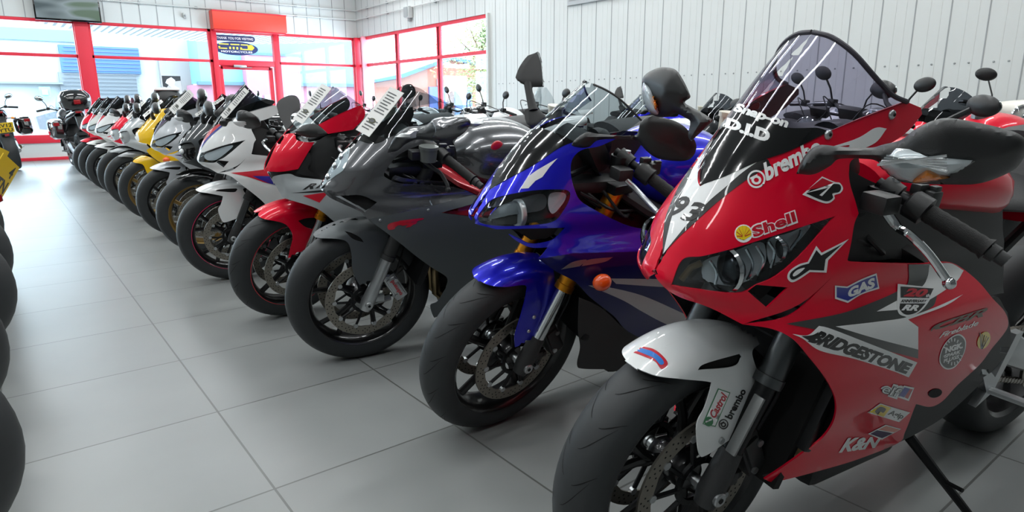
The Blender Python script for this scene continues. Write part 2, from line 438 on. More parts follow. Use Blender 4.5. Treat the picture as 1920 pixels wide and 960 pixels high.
FRED = mat('red window frame', 'd8243a', .45); BXR = mat('red shutter box', 'e2402f', .4); WGL = thin('window glass', 'f2fafc', .96)
slab('floor', (XL, YB, -.1), (XR+.2, YF+.15, 0), floor_mat())
slab('ceiling', (XL, YB, HC), (XR+.2, YF+.2, HC+.15), CEI)
def cladding(name, x0, x1, y0, y1, z0, z1, face, pitch=.325, ref=0):
    """ribbed sheet wall: face 'x' = wall seen from -x side at x0, 'y' = wall seen from -y side at y0"""
    mb = MB(); mb.box(((x0+x1)/2, (y0+y1)/2, (z0+z1)/2), (x1-x0, y1-y0, z1-z0), WCL)
    a0, a1 = (y0, y1) if face == 'x' else (x0, x1)
    k = math.ceil((a0-ref)/pitch)
    while ref+k*pitch < a1:
        a = ref+k*pitch
        # joint: a groove strip and a slightly raised lip beside it
        if face == 'x':
            mb.box((x0-.001, a, (z0+z1)/2), (.004, .011, z1-z0-.004), SEAM)
            for q in (.10, .20): mb.box((x0-.0005, a+q, (z0+z1)/2), (.002, .03, z1-z0-.004), WCL)
        else:
            mb.box((a, y0-.002, (z0+z1)/2), (.014, .006, z1-z0-.004), SEAM); mb.box((a+.013, y0-.001, (z0+z1)/2), (.012, .004, z1-z0-.004), WCL)
        k += 1
    return mb
# right wall: solid part (y<10.33) and band above the windows
mb = cladding('wall_right', XR, XR+.2, YB, 10.33, 0, HC, 'x', ref=.03)
mb.merge(cladding('', XR, XR+.2, 10.33, YF, HW, HC, 'x', ref=.03)); mb.box((XR+.1, (10.33+YF)/2, .15), (.2, YF-10.33, .3), WCL)
y = 2.0
while y < 10:                      # row of fixing screws
    for q in (.09, .21): mb.ball((XR-.004, y+q, 1.43), (.006, .011, .009), SEAM, 8, 5); mb.ball((XR-.004, y+q, 3.1), (.006, .009, .009), SEAM, 8, 5)
    y += .325
mb.box((XR-.03, 10.33-.03, (HW+.3)/2), (.06, .06, HW-.3), WCL)
struct(mb.build('wall_right'))
mb = cladding('wall_front', XL, XR+.2, YF, YF+.15, HW, HC, 'y', ref=.1)
struct(mb.build('wall_front'))
slab('wall_back', (XL, YB-.15, 0), (XR+.2, YB, HC), mat('back wall grey', '7f8384', .7)); slab('wall_left', (XL-.15, YB, 0), (XL, YF, HC), WCL)
# conduits on the cladding above the windows
def conduit(z, name):
    mb = MB(); mb.tube([(-6, YF-.045, z), (XR-.07, YF-.045, z), (XR-.045, YF-.07, z), (XR-.045, 10.6, z)], .014, WCL, 8)
    for k in range(11): mb.box((-5+k*1.1, YF-.032, z), (.05, .04, .05), SEAM)
    for k in range(5): mb.box((XR-.026, 15.3-k*1.05, z), (.04, .05, .05), SEAM)
    return tag(mb.build(name), 'white conduit pipe run along the cladding above the red windows, %s of the two' % ('lower' if z < 3.2 else 'upper'), 'pipe', 'conduits above the windows')
conduit(3.13, 'conduit'); conduit(3.35, 'conduit')
# ---- front glazing -------------------------------------------------
def frame_bar(mb, a, b, w, d, m=None):
    a, b = Vector(a), Vector(b); c = (a+b)/2; e = b-a
    dims = [abs(e.x) or w, abs(e.y) or d, abs(e.z) or w]
    if abs(e.x) > 1e-6: dims = [abs(e.x), d, w]
    elif abs(e.y) > 1e-6: dims = [d, abs(e.y), w]
    else: dims = [w, d, abs(e.z)]
    mb.box(c, dims, m or FRED, bev=.004)
yw = YF+.05
WIN = [(-6.9, 1.62), (1.62, 4.0), (5.42, XR-.02)]
n = 0
def window_panel(idx, x0, x1, zr=2.03):
    mb = MB()
    for z in (HW-.03, zr, .42, .03): frame_bar(mb, (x0, yw, z), (x1, yw, z), .06 if z != .42 else .16, .08)
    for x in (x0+.03, x1-.03): frame_bar(mb, (x, yw, 0), (x, yw, HW), .07, .08)
    mb.box(((x0+x1)/2, yw, .21), (x1-x0, .03, .30), WCL)
    o = struct(mb.build('window_%d' % idx)); g = MB(); g.box(((x0+x1)/2, yw, 1.5), (x1-x0-.12, .008, 2.35), WGL); g.build('glass_pane', o)
    return o
w1 = window_panel(1, -6.9, 1.55); mb = MB(); frame_bar(mb, (1.62, yw-.03, 0), (1.62, yw-.03, HW), .24, .16); struct(mb.build('trim_1'))
window_panel(2, 1.72, 4.05)
window_panel(3, 5.50, XR-.05)
# door bay
mb = MB()
for x in (4.10, 5.46): frame_bar(mb, (x, yw-.03, 0), (x, yw-.03, HW), .11, .14)
frame_bar(mb, (4.1, yw-.03, 2.0), (5.46, yw-.03, 2.0), .12, .12); frame_bar(mb, (4.1, yw-.03, HW-.03), (5.46, yw-.03, HW-.03), .08, .12)
d1 = struct(mb.build('door_1'))
mb = MB()
for x in (4.20, 5.32): frame_bar(mb, (x, yw+.02, .02), (x, yw+.02, 1.92), .09, .06)
for z in (.06, 1.0, 1.9): frame_bar(mb, (4.2, yw+.02, z), (5.32, yw+.02, z), .08, .06)
mb.build('door_leaf', d1)
g = MB(); g.box((4.76, yw+.02, .98), (1.1, .008, 1.86), WGL); g.box((4.78, yw, 2.36), (1.3, .008, .62), WGL); g.build('glass_pane', d1)
g = MB(); g.tube([(4.3, yw-.08, .9), (4.3, yw-.08, 1.3)], .015, CHR); g.tube([(4.3, yw-.08, .93), (4.3, yw, .93)], .01, CHR); g.tube([(4.3, yw-.08, 1.27), (4.3, yw, 1.27)], .01, CHR); g.build('door_handle', d1)
g = MB(); g.box((4.6, yw-.09, 1.93), (.28, .06, .05), ALU, bev=.005); g.tube([(4.6, yw-.09, 1.9), (4.85, yw-.16, 1.9)], .01, ALU); g.build('door_closer', d1)
# roller shutter box over the door
mb = MB(); mb.box((4.86, YF-.150, 2.89), (1.62, .28, .40), BXR, bev=.02); mb.box((4.86, YF-.14, 2.68), (1.56, .24, .03), FRED); mb.box((4.86, YF-.295, 3.075), (1.62, .01, .02), FRED)
tag(mb.build('shutter_box'), 'red roller shutter box mounted above the entrance door', 'shutter box')
# side windows on the right wall (one recessed pier, then three bays)
xw = XR+.06
ys = [YF, 14.0, 12.17, 10.33]
for i in range(3):
    y1, y0 = ys[i], ys[i+1]; mb = MB()
    for z in (HW-.035, 2.03, .34): frame_bar(mb, (xw, y0, z), (xw, y1, z), .07, .09)
    for yy in (y0+(.025 if y0 < 11 else .026), y1-(.026 if y1 < 15 else .05)): frame_bar(mb, (xw, yy, .3), (xw, yy, HW), .05, .1)
    o = struct(mb.build('window_%d' % (4+i))); g = MB(); g.box((xw, (y0+y1)/2, 1.5), (.008, y1-y0-.1, 2.4), WGL); g.build('glass_pane', o)
mb = MB(); frame_bar(mb, (XR-.02, YF-.02, 0), (XR-.02, YF-.02, HW), .16, .16); frame_bar(mb, (xw-.02, 15.55, .3), (xw-.02, 15.55, HW), .28, .06, mat('pink lit frame panel', 'e08a98', .5)); struct(mb.build('trim_2'))
# speaker on the wall, small detector, grey vent panel and screen at top
mb = MB(); mb.box((XR-.07, 13.2, 3.03), (.12, .20, .24), mat('off white box', 'c9ccca', .5), bev=.015); mb.box((XR-.14, 13.2, 3.03), (.01, .16, .2), SEAM); mb.box((XR-.05, 13.2, 2.87), (.06, .06, .06), SEAM)
tag(mb.build('wall_speaker'), 'small off-white box speaker fixed on the cladding above the side windows', 'speaker')
mb = MB(); mb.box((3.55, YF-.04, 2.95), (.07, .07, .1), mat('sensor white', 'c0c2c0', .5), bev=.01); mb.ball((3.55, YF-.08, 2.94), .025, SEAM)
tag(mb.build('alarm_sensor'), 'tiny white alarm sensor on the cladding left of the red shutter box', 'sensor')
mb = MB(); mb.box((XR-.02, 7.15, 2.99), (.04, 1.95, .8), mat('grey panel', 'b9bcbe', .6), bev=.004)
for k in range(9): mb.box((XR-.043, 7.15, 2.66+k*.08), (.008, 1.85, .012), SEAM)
tag(mb.build('wall_vent'), 'grey rectangular panel on the white cladding at the top edge of the photo', 'panel')
# television
def tv_mat():
    m = bpy.data.materials.new('television picture'); m.use_nodes = True; nt = m.node_tree; b = nt.nodes['Principled BSDF']
    tc = nt.nodes.new('ShaderNodeTexCoord'); mp = nt.nodes.new('ShaderNodeMapping'); mp.inputs['Scale'].default_value = (.7, 1, 2.4); mp.inputs['Rotation'].default_value = (0, .35, 0)
    n = nt.nodes.new('ShaderNodeTexNoise'); n.inputs['Scale'].default_value = 1.6; n.inputs['Detail'].default_value = 1; cr = nt.nodes.new('ShaderNodeValToRGB')
    e = cr.color_ramp.elements; e[0].position = .38; e[0].color = (*lin('33464c'), 1); e[1].position = .62; e[1].color = (*lin('44604a'), 1)
    q = cr.color_ramp.elements.new(.53); q.color = (*lin('7c8d92'), 1)
    nt.links.new(tc.outputs['Object'], mp.inputs[0]); nt.links.new(mp.outputs[0], n.inputs['Vector']); nt.links.new(n.outputs['Fac'], cr.inputs[0]); nt.links.new(cr.outputs[0], b.inputs['Emission Color'])
    b.inputs['Base Color'].default_value = (.02, .02, .02, 1); b.inputs['Emission Strength'].default_value = 1.0; b.inputs['Roughness'].default_value = .2
    return m
def wY(px, py, Y):
    d = RC @ np.array([px-960, py-480, FPX]); return Vector(d*(Y/d[1]))+Vector((0, 0, EYE))
def wp(px, py, depth):
    d = RC @ np.array([px-960, py-480, FPX]); return Vector(d*depth/FPX)+Vector((0, 0, EYE))
a, b_ = wY(66, 36, 15.84), wY(191, 42, 15.84); w_ = b_.x-a.x; zc = a.z+w_*.29
t = MB(); t.box(((a.x+b_.x)/2, 15.86, zc), (w_, .05, w_*.58), PBK, bev=.006); t.box(((a.x+b_.x)/2, 15.93, zc-.05), (.3, .10, .2), DRK); tv = t.build('television')
t = MB(); t.box(((a.x+b_.x)/2, 15.832, zc+.008), (w_-.05, .006, w_*.58-.06), tv_mat()); t.build('television_screen', tv)
tag(tv, 'flat television showing a race track, fixed high on the wall above the thick red post', 'television')
# signs stuck on the glass above the door
def glass_sign(name, poly_px, Y, m, label, cat='sign'):
    mb = MB(); P = [wY(x, y, Y) for x, y in poly_px]; mb.prism([(p.x, p.z) for p in P], Y-.002, Y+.002, m); return mb
NAVY = mat('navy sign', '1c2c66', .4); WTX = mat('white sign letters', 'f4f6f8', .4, emit=0); YTX = mat('yellow sign letters', 'f3e35a', .4)
YG = yw-.012
c0, c1 = wY(402, 69, YG), wY(478, 75, YG); hw = (c1.x-c0.x)/2; cx, cz = (c0.x+c1.x)/2, (c0.z+c1.z)/2
mb = MB(); R_ = .062; pts = [(cx-hw+R_+R_*math.cos(t), cz+R_*math.sin(t)) for t in [PI/2+PI*i/10 for i in range(11)]]+[(cx+hw-R_+R_*math.cos(t), cz+R_*math.sin(t)) for t in [-PI/2+PI*i/10 for i in range(11)]]
mb.prism(pts, YG-.002, YG+.002, NAVY); sg = mb.build('visit_sign'); mb = MB()
flat_text(mb, 'THANK YOU FOR VISITING', (cx-hw+.04, YG-.003, cz-.028), (1, 0, 0), (0, 0, 1), 2*hw-.08, .056, WTX, bold=.02); mb.build('sign_lettering', sg)
tag(sg, 'narrow navy pill shaped sign with white thank-you lettering on the glass above the door', 'sign')
c0, c1 = wY(400, 89, YG), wY(484, 93, YG); hw = (c1.x-c0.x)/2; cx, cz = (c0.x+c1.x)/2, (c0.z+c1.z)/2; hh = .150
mb = MB(); mb.prism([(cx+hw*math.cos(2*PI*i/32), cz+hh*math.sin(2*PI*i/32)) for i in range(32)][::-1], YG-.002, YG+.002, NAVY); sg = mb.build('oval_sign'); mb = MB()
def bar(x0, x1, z0, z1, m=YTX): mb.box((cx+hw*(x0+x1)/2, YG-.004, cz+hh*(z0+z1)/2), (hw*(x1-x0), .003, hh*(z1-z0)), m)
for x0, x1 in ((-.75, -.32), (-.24, .16), (.22, .55)): bar(x0, x1, .50, .66)
bar(-.78, -.40, -.12, .04); bar(-.78, -.70, -.05, .25); bar(.18, .62, -.16, 0.0); bar(.18, .26, -.1, .2)
for x0 in (-.28, -.12, .04): bar(x0-.03, x0+.05, -.12, .22)
mb.prism([(cx+hw*(.66+.15*math.cos(t)*(1+.15*math.cos(5*t))), cz+hh*(.22+.42*math.sin(t))) for t in [2*PI*i/20 for i in range(20)]][::-1], YG-.006, YG-.003, mat('gold rider emblem', 'e0c238', .4))
flat_text(mb, 'MOTORCYCLES', (cx-hw*.68, YG-.003, cz-hh*.62), (1, 0, 0), (0, 0, 1), hw*1.4, hh*.28, WTX, bold=.02); mb.build('sign_lettering', sg)
tag(sg, 'oval navy sign with a yellow emblem and small white lettering above the door', 'sign')
# poster hung in the second window
Yp = yw-.05; A, B_ = wY(303, 142, Yp), wY(343, 186, Yp)
mb = MB(); mb.box(((A.x+B_.x)/2, Yp, (A.z+B_.z)/2), (B_.x-A.x, .004, A.z-B_.z), mat('poster paper', 'cfd0d2', .6)); po = mb.build('poster'); mb = MB()
W_, H_ = B_.x-A.x, A.z-B_.z; U = lambda u, v: (A.x+W_*u, B_.z+H_*v)
PDK = mat('poster dark ink', '3b3e44', .6); PLG = mat('poster white ink', 'eef0f2', .6)
for pl, m_, dz in (([U(0, .55), U(.2, .5), U(.45, .75), U(1, .8), U(1, 1), U(0, 1)][::-1], PDK, .003), ([U(.25, .85), U(.5, .95), U(.7, .82), U(.62, .6), U(.8, .5), U(.7, .42), U(.45, .5), U(.3, .62), U(.15, .7), U(.2, .78)], PLG, .006), ([U(0, .02), U(1, .02), U(1, .16), U(0, .16)], PDK, .003), ([U(.05, .06), U(.5, .06), U(.5, .11), U(.05, .11)], PLG, .005)):
    mb.prism(pl, Yp-dz-.001, Yp-dz, m_)
for u, v, r in ((.72, .38, .11), (.3, .36, .08)):
    p0 = U(u, v); mb.lathe([(W_*r, 0), (W_*r*.6, 0), (W_*r*.6, -.004), (W_*r, -.004), (W_*r, 0)], (p0[0], Yp-.005, p0[1]), PDK, 20)
mb.build('poster_print', po)
tag(po, 'black and white poster of a light motorcycle hanging in the front window', 'poster')
# ------------------------------------------------------------------ outside
def px_box(mb, x0, y0, x1, y1, Y, m, dep=.3):
    a, b = wY(x0, (y0+y1)/2, Y), wY(x1, (y0+y1)/2, Y); t, u = wY((x0+x1)/2, y0, Y), wY((x0+x1)/2, y1, Y)
    mb.box(((a.x+b.x)/2, Y+dep/2, (t.z+u.z)/2), (b.x-a.x, dep, t.z-u.z), m)
GND = mat('pale pavement', '9a9d9f', .8, vary=.1, vscale=1); OW = mat('outdoor white render', '8b9296', .8); OC = mat('outdoor cyan cladding', '5a8fa6', .7); OB = mat('outdoor blue shutter', '35548c', .7)
OG = mat('outdoor grey shutter', '63686e', .8); OP = mat('outdoor pink brick', '8c6070', .85, vary=.08, vscale=3); OD = mat('outdoor dark gutter', '3a5468', .7); OBE = mat('outdoor beige render', '7a7472', .8); OBR = mat('outdoor brick', '8a5a4c', .9, vary=.2, vscale=5); OBL = mat('outdoor blue roof', '2f5690', .7); OBD = mat('outdoor blue door', '465f94', .7)
o = slab('ground_outside', (-40, YF+.15, -.12), (60, 60, -.02), GND)
mb = MB(); px_box(mb, -350, 20, 362, 300, 31, OW, 4); px_box(mb, -350, 44, 145, 68, 30.9, OC, .2); px_box(mb, -350, 151, 118, 155, 30.7, OG, .3); b1 = mb.build('warehouse'); mb = MB()
px_box(mb, 113, 87, 262, 137, 30.8, OB, .2); px_box(mb, 119, 137, 262, 260, 30.85, OG, .15)
for i in range(14): px_box(mb, 119, 90+i*7, 262, 90.6+i*7, 30.76, OG, .05)
mb.build('roller_shutter', b1); mb = MB(); px_box(mb, 307, 113, 366, 260, 30.7, OBE, .3); mb.build('side_wall', b1)
mb = MB(); px_box(mb, 74, 163, 95, 183, 30.6, mat('pale green sign', '6fb9a5', .7), .1); px_box(mb, 79, 168, 90, 178, 30.55, OW, .08); mb.build('wall_sign', b1)
tag(b1, 'white warehouse across the yard with a blue and grey roller shutter', 'building')
mb = MB(); px_box(mb, 372, 60, 690, 158, 29, OC, 1.6); px_box(mb, 372, 155, 690, 161, 28.8, OD, .3); b2 = mb.build('warehouse'); mb = MB(); px_box(mb, 372, 161, 690, 262, 29.05, OP, 1.5); px_box(mb, 466, 104, 566, 262, 28.5, OP, .5); px_box(mb, 466, 100, 566, 105, 28.45, OD, .6); mb.build('brick_wall', b2)
mb = MB(); 
for x in (480, 500, 536): px_box(mb, x, 178, x+14, 260, 28.4, OW, .1)
mb.build('window', b2)
tag(b2, 'pale blue clad building with a pink brick front seen through the door', 'building')
mb = MB(); Yb = 34; P = [wY(x, y, Yb) for x, y in ((690, 158), (752, 147), (842, 112), (925, 130), (1010, 150), (1010, 262), (690, 262))]; mb.prism([(p.x, p.z) for p in P][::-1], Yb, Yb+5, OBR); b3 = mb.build('brick_building'); mb = MB()
P = [wY(x, y, Yb) for x, y in ((690, 156), (750, 146), (842, 112), (1010, 152), (1010, 147), (842, 105), (748, 139), (690, 151))]; mb.prism([(p.x, p.z) for p in P], Yb-.4, Yb+5.1, OBL); mb.build('roof', b3)
for x0, x1 in ((806, 838), (854, 886)):
    mb = MB(); px_box(mb, x0, 163, x1, 240, Yb-.1, OBD, .1); mb.build('garage_door', b3)
mb = MB(); px_box(mb, 820, 148, 826, 161, Yb-.1, OW, .08); px_box(mb, 840, 148, 900, 160, Yb-.1, OW, .08); mb.build('wall_sign', b3)
tag(b3, 'brick building with a blue gable roof and blue doors beyond the side windows', 'building')
# corrugated canopy outside the front windows
edge = [wp(x, y, 1) for x, y in ()]
def zhit(px, py, z):
    d = RC @ np.array([px-960, py-480, FPX]); t = (z-EYE)/d[2]; return (d[0]*t, d[1]*t)
E_ = sorted([zhit(x, y, 2.95) for x, y in ((30, 35), (80, 47), (130, 56), (240, 67), (360, 76), (470, 82), (560, 81), (665, 77))])
E_ = [(E_[0][0]-1.5, YF+.3)]+E_+[(E_[-1][0]+1.2, E_[-1][1])]
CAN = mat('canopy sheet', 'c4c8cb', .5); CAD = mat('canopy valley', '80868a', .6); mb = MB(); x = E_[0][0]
while x < min(E_[-1][0], XR+1.5):
    for (xa, ya), (xb, yb_) in zip(E_, E_[1:]):
        if xa <= x <= xb: ye = ya+(yb_-ya)*(x-xa)/(xb-xa+1e-9); break
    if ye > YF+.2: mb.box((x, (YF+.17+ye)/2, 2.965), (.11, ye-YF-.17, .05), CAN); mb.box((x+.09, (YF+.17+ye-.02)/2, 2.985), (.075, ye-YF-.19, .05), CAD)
    x += .18
tag(mb.build('canopy'), 'grey corrugated canopy roof with a curved edge outside the front windows', 'canopy')
# tree
rnd = random.Random(5); tb = wp(905, 150, 30); tx, ty = tb.x, tb.y; root = empty('tree', (tx, ty, -.02)); mb = MB(); mb.tube([(0, 0, 0), (.1, 0, 1.5), (0, .1, 3.2), (.2, 0, 4.6)], [.16, .13, .10, .04], mat('bark', '5a4a3c', .9), 10)
for k in range(7): a = k*.9; mb.tube([(0, .05, 1.9+k*.3), (.6*math.cos(a), .6*math.sin(a), 2.6+k*.3), (1.2*math.cos(a), 1.2*math.sin(a), 3.0+k*.35)], [.05, .035, .015], mat('bark', '5a4a3c'), 6)
mb.build('trunk', root); mb = MB(); LF = mat('leaf green', '6f8250', .7); LF2 = mat('leaf yellow green', '8f9866', .7)
for i in range(5200):
    a, b, r = rnd.uniform(0, 2*PI), rnd.uniform(-.5*PI, .5*PI), rnd.random()**.45; k = 1+.35*math.sin(3*a)*math.cos(2*b)
    c = Vector((2.0*k*r*math.cos(a)*math.cos(b), 1.7*k*r*math.sin(a)*math.cos(b), 3.1+2.0*k*r*math.sin(b)))
    u = Vector((rnd.gauss(0, 1), rnd.gauss(0, 1), rnd.gauss(0, 1))).normalized(); v = u.orthogonal().normalized(); s = rnd.uniform(.05, .11)
    mb.add([c-u*s, c+v*s*.5, c+u*s, c-v*s*.5], [(0, 1, 2, 3)], LF if rnd.random() < .6 else LF2)
mb.build('foliage', root, 180); tag(root, 'sunlit green tree outside the last side window', 'tree')
# parked car across the yard
cb = wY(200, 175, 27); root = empty('parked_car', (cb.x, 27, -.02)); mb = MB(); CP = mat('dull grey car paint', '5d636a', .4, .2, .5)
pf = [(-2.1, .35), (-2.15, .75), (-1.6, .92), (-.9, 1.38), (.7, 1.42), (1.4, .98), (2.1, .85), (2.15, .4), (1.7, .3), (-1.7, .3)]
mb.prism(pf[::-1], -.8, .8, CP); c_ = mb.build('car_body', root); mb = MB(); mb.prism([(-1.4, .95), (-.85, 1.32), (.65, 1.35), (1.2, .98)][::-1], -.82, -.8, PBK); mb.build('window', root)
for xx in (-1.35, 1.35):
    mb = MB(); mb.lathe([(.0, -.86), (.2, -.86), (.32, -.84), (.33, -.7), (0, -.7)], (xx, 0, .33), RUB, 24); mb.build('wheel', root)
tag(root, 'blurred grey car parked in front of the roller shutter across the yard', 'car')
# ------------------------------------------------------------------ motorcycle parts shared by the sport bikes
def ring_profile(R, w, wb):
    """half tyre section mirrored: tread radius R, half width w, bead half width wb"""
    h = [(R-.082, wb), (R-.078, wb+.006), (R-.062, w-.001), (R-.045, w), (R-.03, w*.94), (R-.018, w*.80), (R-.009, w*.58), (R-.003, w*.34), (R-.0005, w*.12)]
    return h+[(r, -y) for r, y in h[::-1]]
def make_wheel(root, name, c, R, w, rimm, pose=None, steer=False, spokes='Y', disc=.158, discs=(1, -1), lip=None, tread=0, detail=True, dy=.068):
    fx = (lambda mb: mb.map(pose.steer)) if steer else (lambda mb: mb)
    rr = R-.08; n = 72 if detail else 40
    m = MB(); wb = w-.012
    m.lathe([(rr+.004, wb), (rr+.006, wb+.004), (rr, wb+.006), (rr-.012, wb-.004), (rr-.018, wb*.5), (rr-.022, 0), (rr-.018, -wb*.5), (rr-.012, -wb+.004), (rr, -wb-.006), (rr+.006, -wb-.004), (rr+.004, -wb), (rr-.005, -wb*.5), (rr-.008, 0), (rr-.005, wb*.5), (rr+.004, wb)], c, rimm, n)
    if lip: 
        for s in (1, -1): m.lathe([(rr-.001, s*(wb+.0066)), (rr+.0065, s*(wb+.0052)), (rr+.007, s*(wb+.003))], c, lip, n)
    m.lathe([(.012, .05), (.03, .052), (.036, .045), (.04, .02), (.038, 0), (.04, -.02), (.036, -.045), (.03, -.052), (.012, -.05)], c, rimm, 24)
    k = {'Y': 5, '3': 3, '5': 5, '6': 6, '10': 10}[spokes]
    for i in range(k):
        a = 2*PI*i/k+.4; r1 = rr-.018
        P = lambda r, t, y=0: (c[0]+r*math.cos(t), c[1]+y, c[2]+r*math.sin(t))
        if spokes == 'Y' or spokes == '3':
            m.tube([P(.03, a), P(.09, a)], [.016, .011], rimm, 8, flat=1.2)
            for s in (-1, 1): m.tube([P(.08, a), P(.12, a+s*.10), P(r1, a+s*(.24 if k == 5 else .34))], [.011, .0085, .0095], rimm, 8, flat=1.3)
        else:
            m.tube([P(.03, a), P(.10, a+.05), P(r1, a+.12)], [.016, .011, .012], rimm, 8, flat=1.2)
    fx(m); wh = m.build(name, root)
    t = MB(); t.lathe(ring_profile(R, w, wb), c, RUB, n)
    if tread:
        # curved tread grooves on the crown of the tyre
        def surf(u, a):   # u = -1..1 across
            y = u*w; pr = [(0, R), (.34, R-.003), (.58, R-.009), (.8, R-.018), (.94, R-.03), (1, R-.045)]
            q = abs(u); r = R
            for (a0, r0), (a1, r1_) in zip(pr, pr[1:]):
                if a0 <= q <= a1: r = r0+(r1_-r0)*(q-a0)/(a1-a0); break
            return (c[0]+(r+.0006)*math.cos(a), c[1]+y, c[2]+(r+.0006)*math.sin(a))
        for i in range(tread):
            a0 = 2*PI*i/tread
            for s in (1, -1):
                for (u0, u1, da, off, wd) in ((.06, .80, .26, 0, .011), (.34, .90, .13, .19, .010)):
                    pts = []; K = 7
                    for j in range(K+1):
                        t_ = j/K; u = u0+(u1-u0)*t_; aa = a0+off+(PI/tread if s < 0 else 0)+da*(t_**1.6); h = wd*math.sin(PI*(.08+.84*t_))
                        pts.append((surf(s*u, aa), surf(s*u, aa+h)))
                    V = [p for q in pts for p in q]; F = [(2*j, 2*j+1, 2*j+3, 2*j+2) for j in range(K)]
                    t.add(V, F+[f[::-1] for f in F], GRV)
    fx(t); t.build('tyre', wh)
    for s in discs:
        d = MB(); y = c[1]+s*dy; D = lambda r, t_, yy: (c[0]+r*math.cos(t_), yy, c[2]+r*math.sin(t_))
        nn = 48; V = []; F = []
        for j in range(nn):
            th = 2*PI*j/nn; ri = disc-.034-(.003 if j % 6 < 3 else 0)
            V += [D(disc, th, y+.0025), D(ri, th, y+.0025), D(ri, th, y-.0025), D(disc, th, y-.0025)]
        for j in range(nn):
            for q in range(4): F.append((j*4+q, j*4+(q+1) % 4, ((j+1) % nn)*4+(q+1) % 4, ((j+1) % nn)*4+q))
        d.add(V, F, STL)
        if detail:
            for j in range(48):
                for rr_, ph in ((disc-.007, 0), (disc-.016, .5), (disc-.025, 0)):
                    th = 2*PI*(j+ph)/48; ctr = D(rr_, th, 0); q = []
                    if (j*3+int(ph*2)) % 4 == 3: continue
                    for a in range(6): q.append((ctr[0]+.0026*math.cos(a*PI/3), y+.0028, ctr[2]+.0026*math.sin(a*PI/3)))
                    q2 = [(a_, y-.0028, b_) for a_, _, b_ in q]
                    d.add(q, [tuple(range(6))], HOLE); d.add(q2, [tuple(range(6))[::-1]], HOLE)
        for j in range(10):
            th = 2*PI*j/10
            d.tube([D(.05, th-.12, y), D(disc-.036, th, y)], .0055, DRK, 6); d.lathe([(0, -.005), (.009, -.005), (.009, .005), (0, .005)], D(disc-.037, th, y), ALU, 10)
        d.lathe([(.045, -.004), (.058, -.004), (.058, .004), (.045, .004)], (c[0], y, c[2]), DRK, 30)
        fx(d); d.build('brake_disc', wh)
    return wh
def make_fork(root, pose, outer, inner=CHR, low=DRK, y=.105, t_in=.30, t_top=.62, caliper=MBK, r_out=.027, r_in=.021, text=None, guard=None):
    ax = pose.ax; c = np.array([0, 0, .30]); A = lambda t, yy, dx=0: tuple(c+ax*t+np.array([dx, yy, 0]))
    f = MB()
    f.tube([A(t_top-.02, -y-.01), A(t_top-.02, y+.01)], .02, DRK, 8); f.box(A(t_in+.16, 0), (.07, 2*y+.06, .035), DRK, bev=.006)
    f.box(A(t_top, 0), (.08, 2*y+.06, .03), DRK, bev=.006)
    f.tube([A(t_in+.16, 0), A(t_top, 0)], .02, DRK, 10)
    f.map(pose.steer); fk = f.build('fork', root)
    x = MB(); x.tube([A(0, -y-.01), A(0, y+.01)], .013, ALU, 12); x.map(pose.steer); x.build('axle', fk)
    for s in (1, -1):
        g = MB(); g.tube([A(.05, s*y), A(t_in+.01, s*y)], r_in, inner, 16); g.tube([A(t_in, s*y), A(t_in+.02, s*y), A(t_in+.021, s*y), A(t_top, s*y)], [r_out+.003, r_out+.003, r_out, r_out], outer, 18)
        g.tube([A(-.03, s*y), A(.0, s*y), A(.06, s*y), A(.10, s*y)], [.022, .028, .026, .023], low, 14)
        g.lathe([(0, .03), (.014, .03), (.016, .028), (.016, -.03), (0, -.03)], A(0, s*y), ALU, 18)
        g.lathe([(0, .0315), (.006, .0315), (.006, .0312), (0, .0312)], A(0, s*y), HOLE, 12)
        g.box(A(.02, s*y, -.03), (.06, .02, .03), low, bev=.004)
        if guard: g.box(A(.17, s*(y+.012), .022), (.008, .024, .13), guard, rot=Matrix.Rotation(-math.radians(23.5), 3, 'Y'), bev=.003)
        g.map(pose.steer); g.build('fork_leg', fk)
        k = MB(); th = math.radians(25); cc = np.array([-.125*math.cos(th)-.005, s*.078, .30+.125*math.sin(th)])
        R3 = Matrix.Rotation(th+.1, 3, 'Y')
        k.box(cc, (.055, .05, .125), caliper, rot=R3, bev=.010); k.box(cc+np.array([.0, s*.022, 0]), (.04, .022, .10), caliper, rot=R3, bev=.008)
        k.tube([tuple(cc+np.array([.02, s*.01, .05])), A(.12, s*y)], .011, low, 8); k.tube([tuple(cc+np.array([.02, s*.01, -.05])), A(0.0, s*y, -.02)], .012, low, 8)
        for q in (-.035, .035): k.lathe([(0, .003), (.008, .003), (.008, -.003), (0, -.003)], tuple(cc+np.array([.012*q/.035*.2, s*.034, q])), ALU, 12)
        if text and s > 0:
            u = R3 @ Vector((0, 0, -1)); v = R3 @ Vector((1, 0, 0))
            flat_text(k, text, Vector(tuple(cc))+Vector((0, .034, 0))-u*.04-v*.008, u, v, .08, .017, SRD, bold=.02)
        k.tube([tuple(cc+np.array([0, s*.02, .06])), tuple(cc+np.array([-.02, s*.03, .14])), A(.34, s*(y-.01), -.04)], .0045, DRK, 6)
        k.map(pose.steer); k.build('brake_caliper', fk)
    return fk
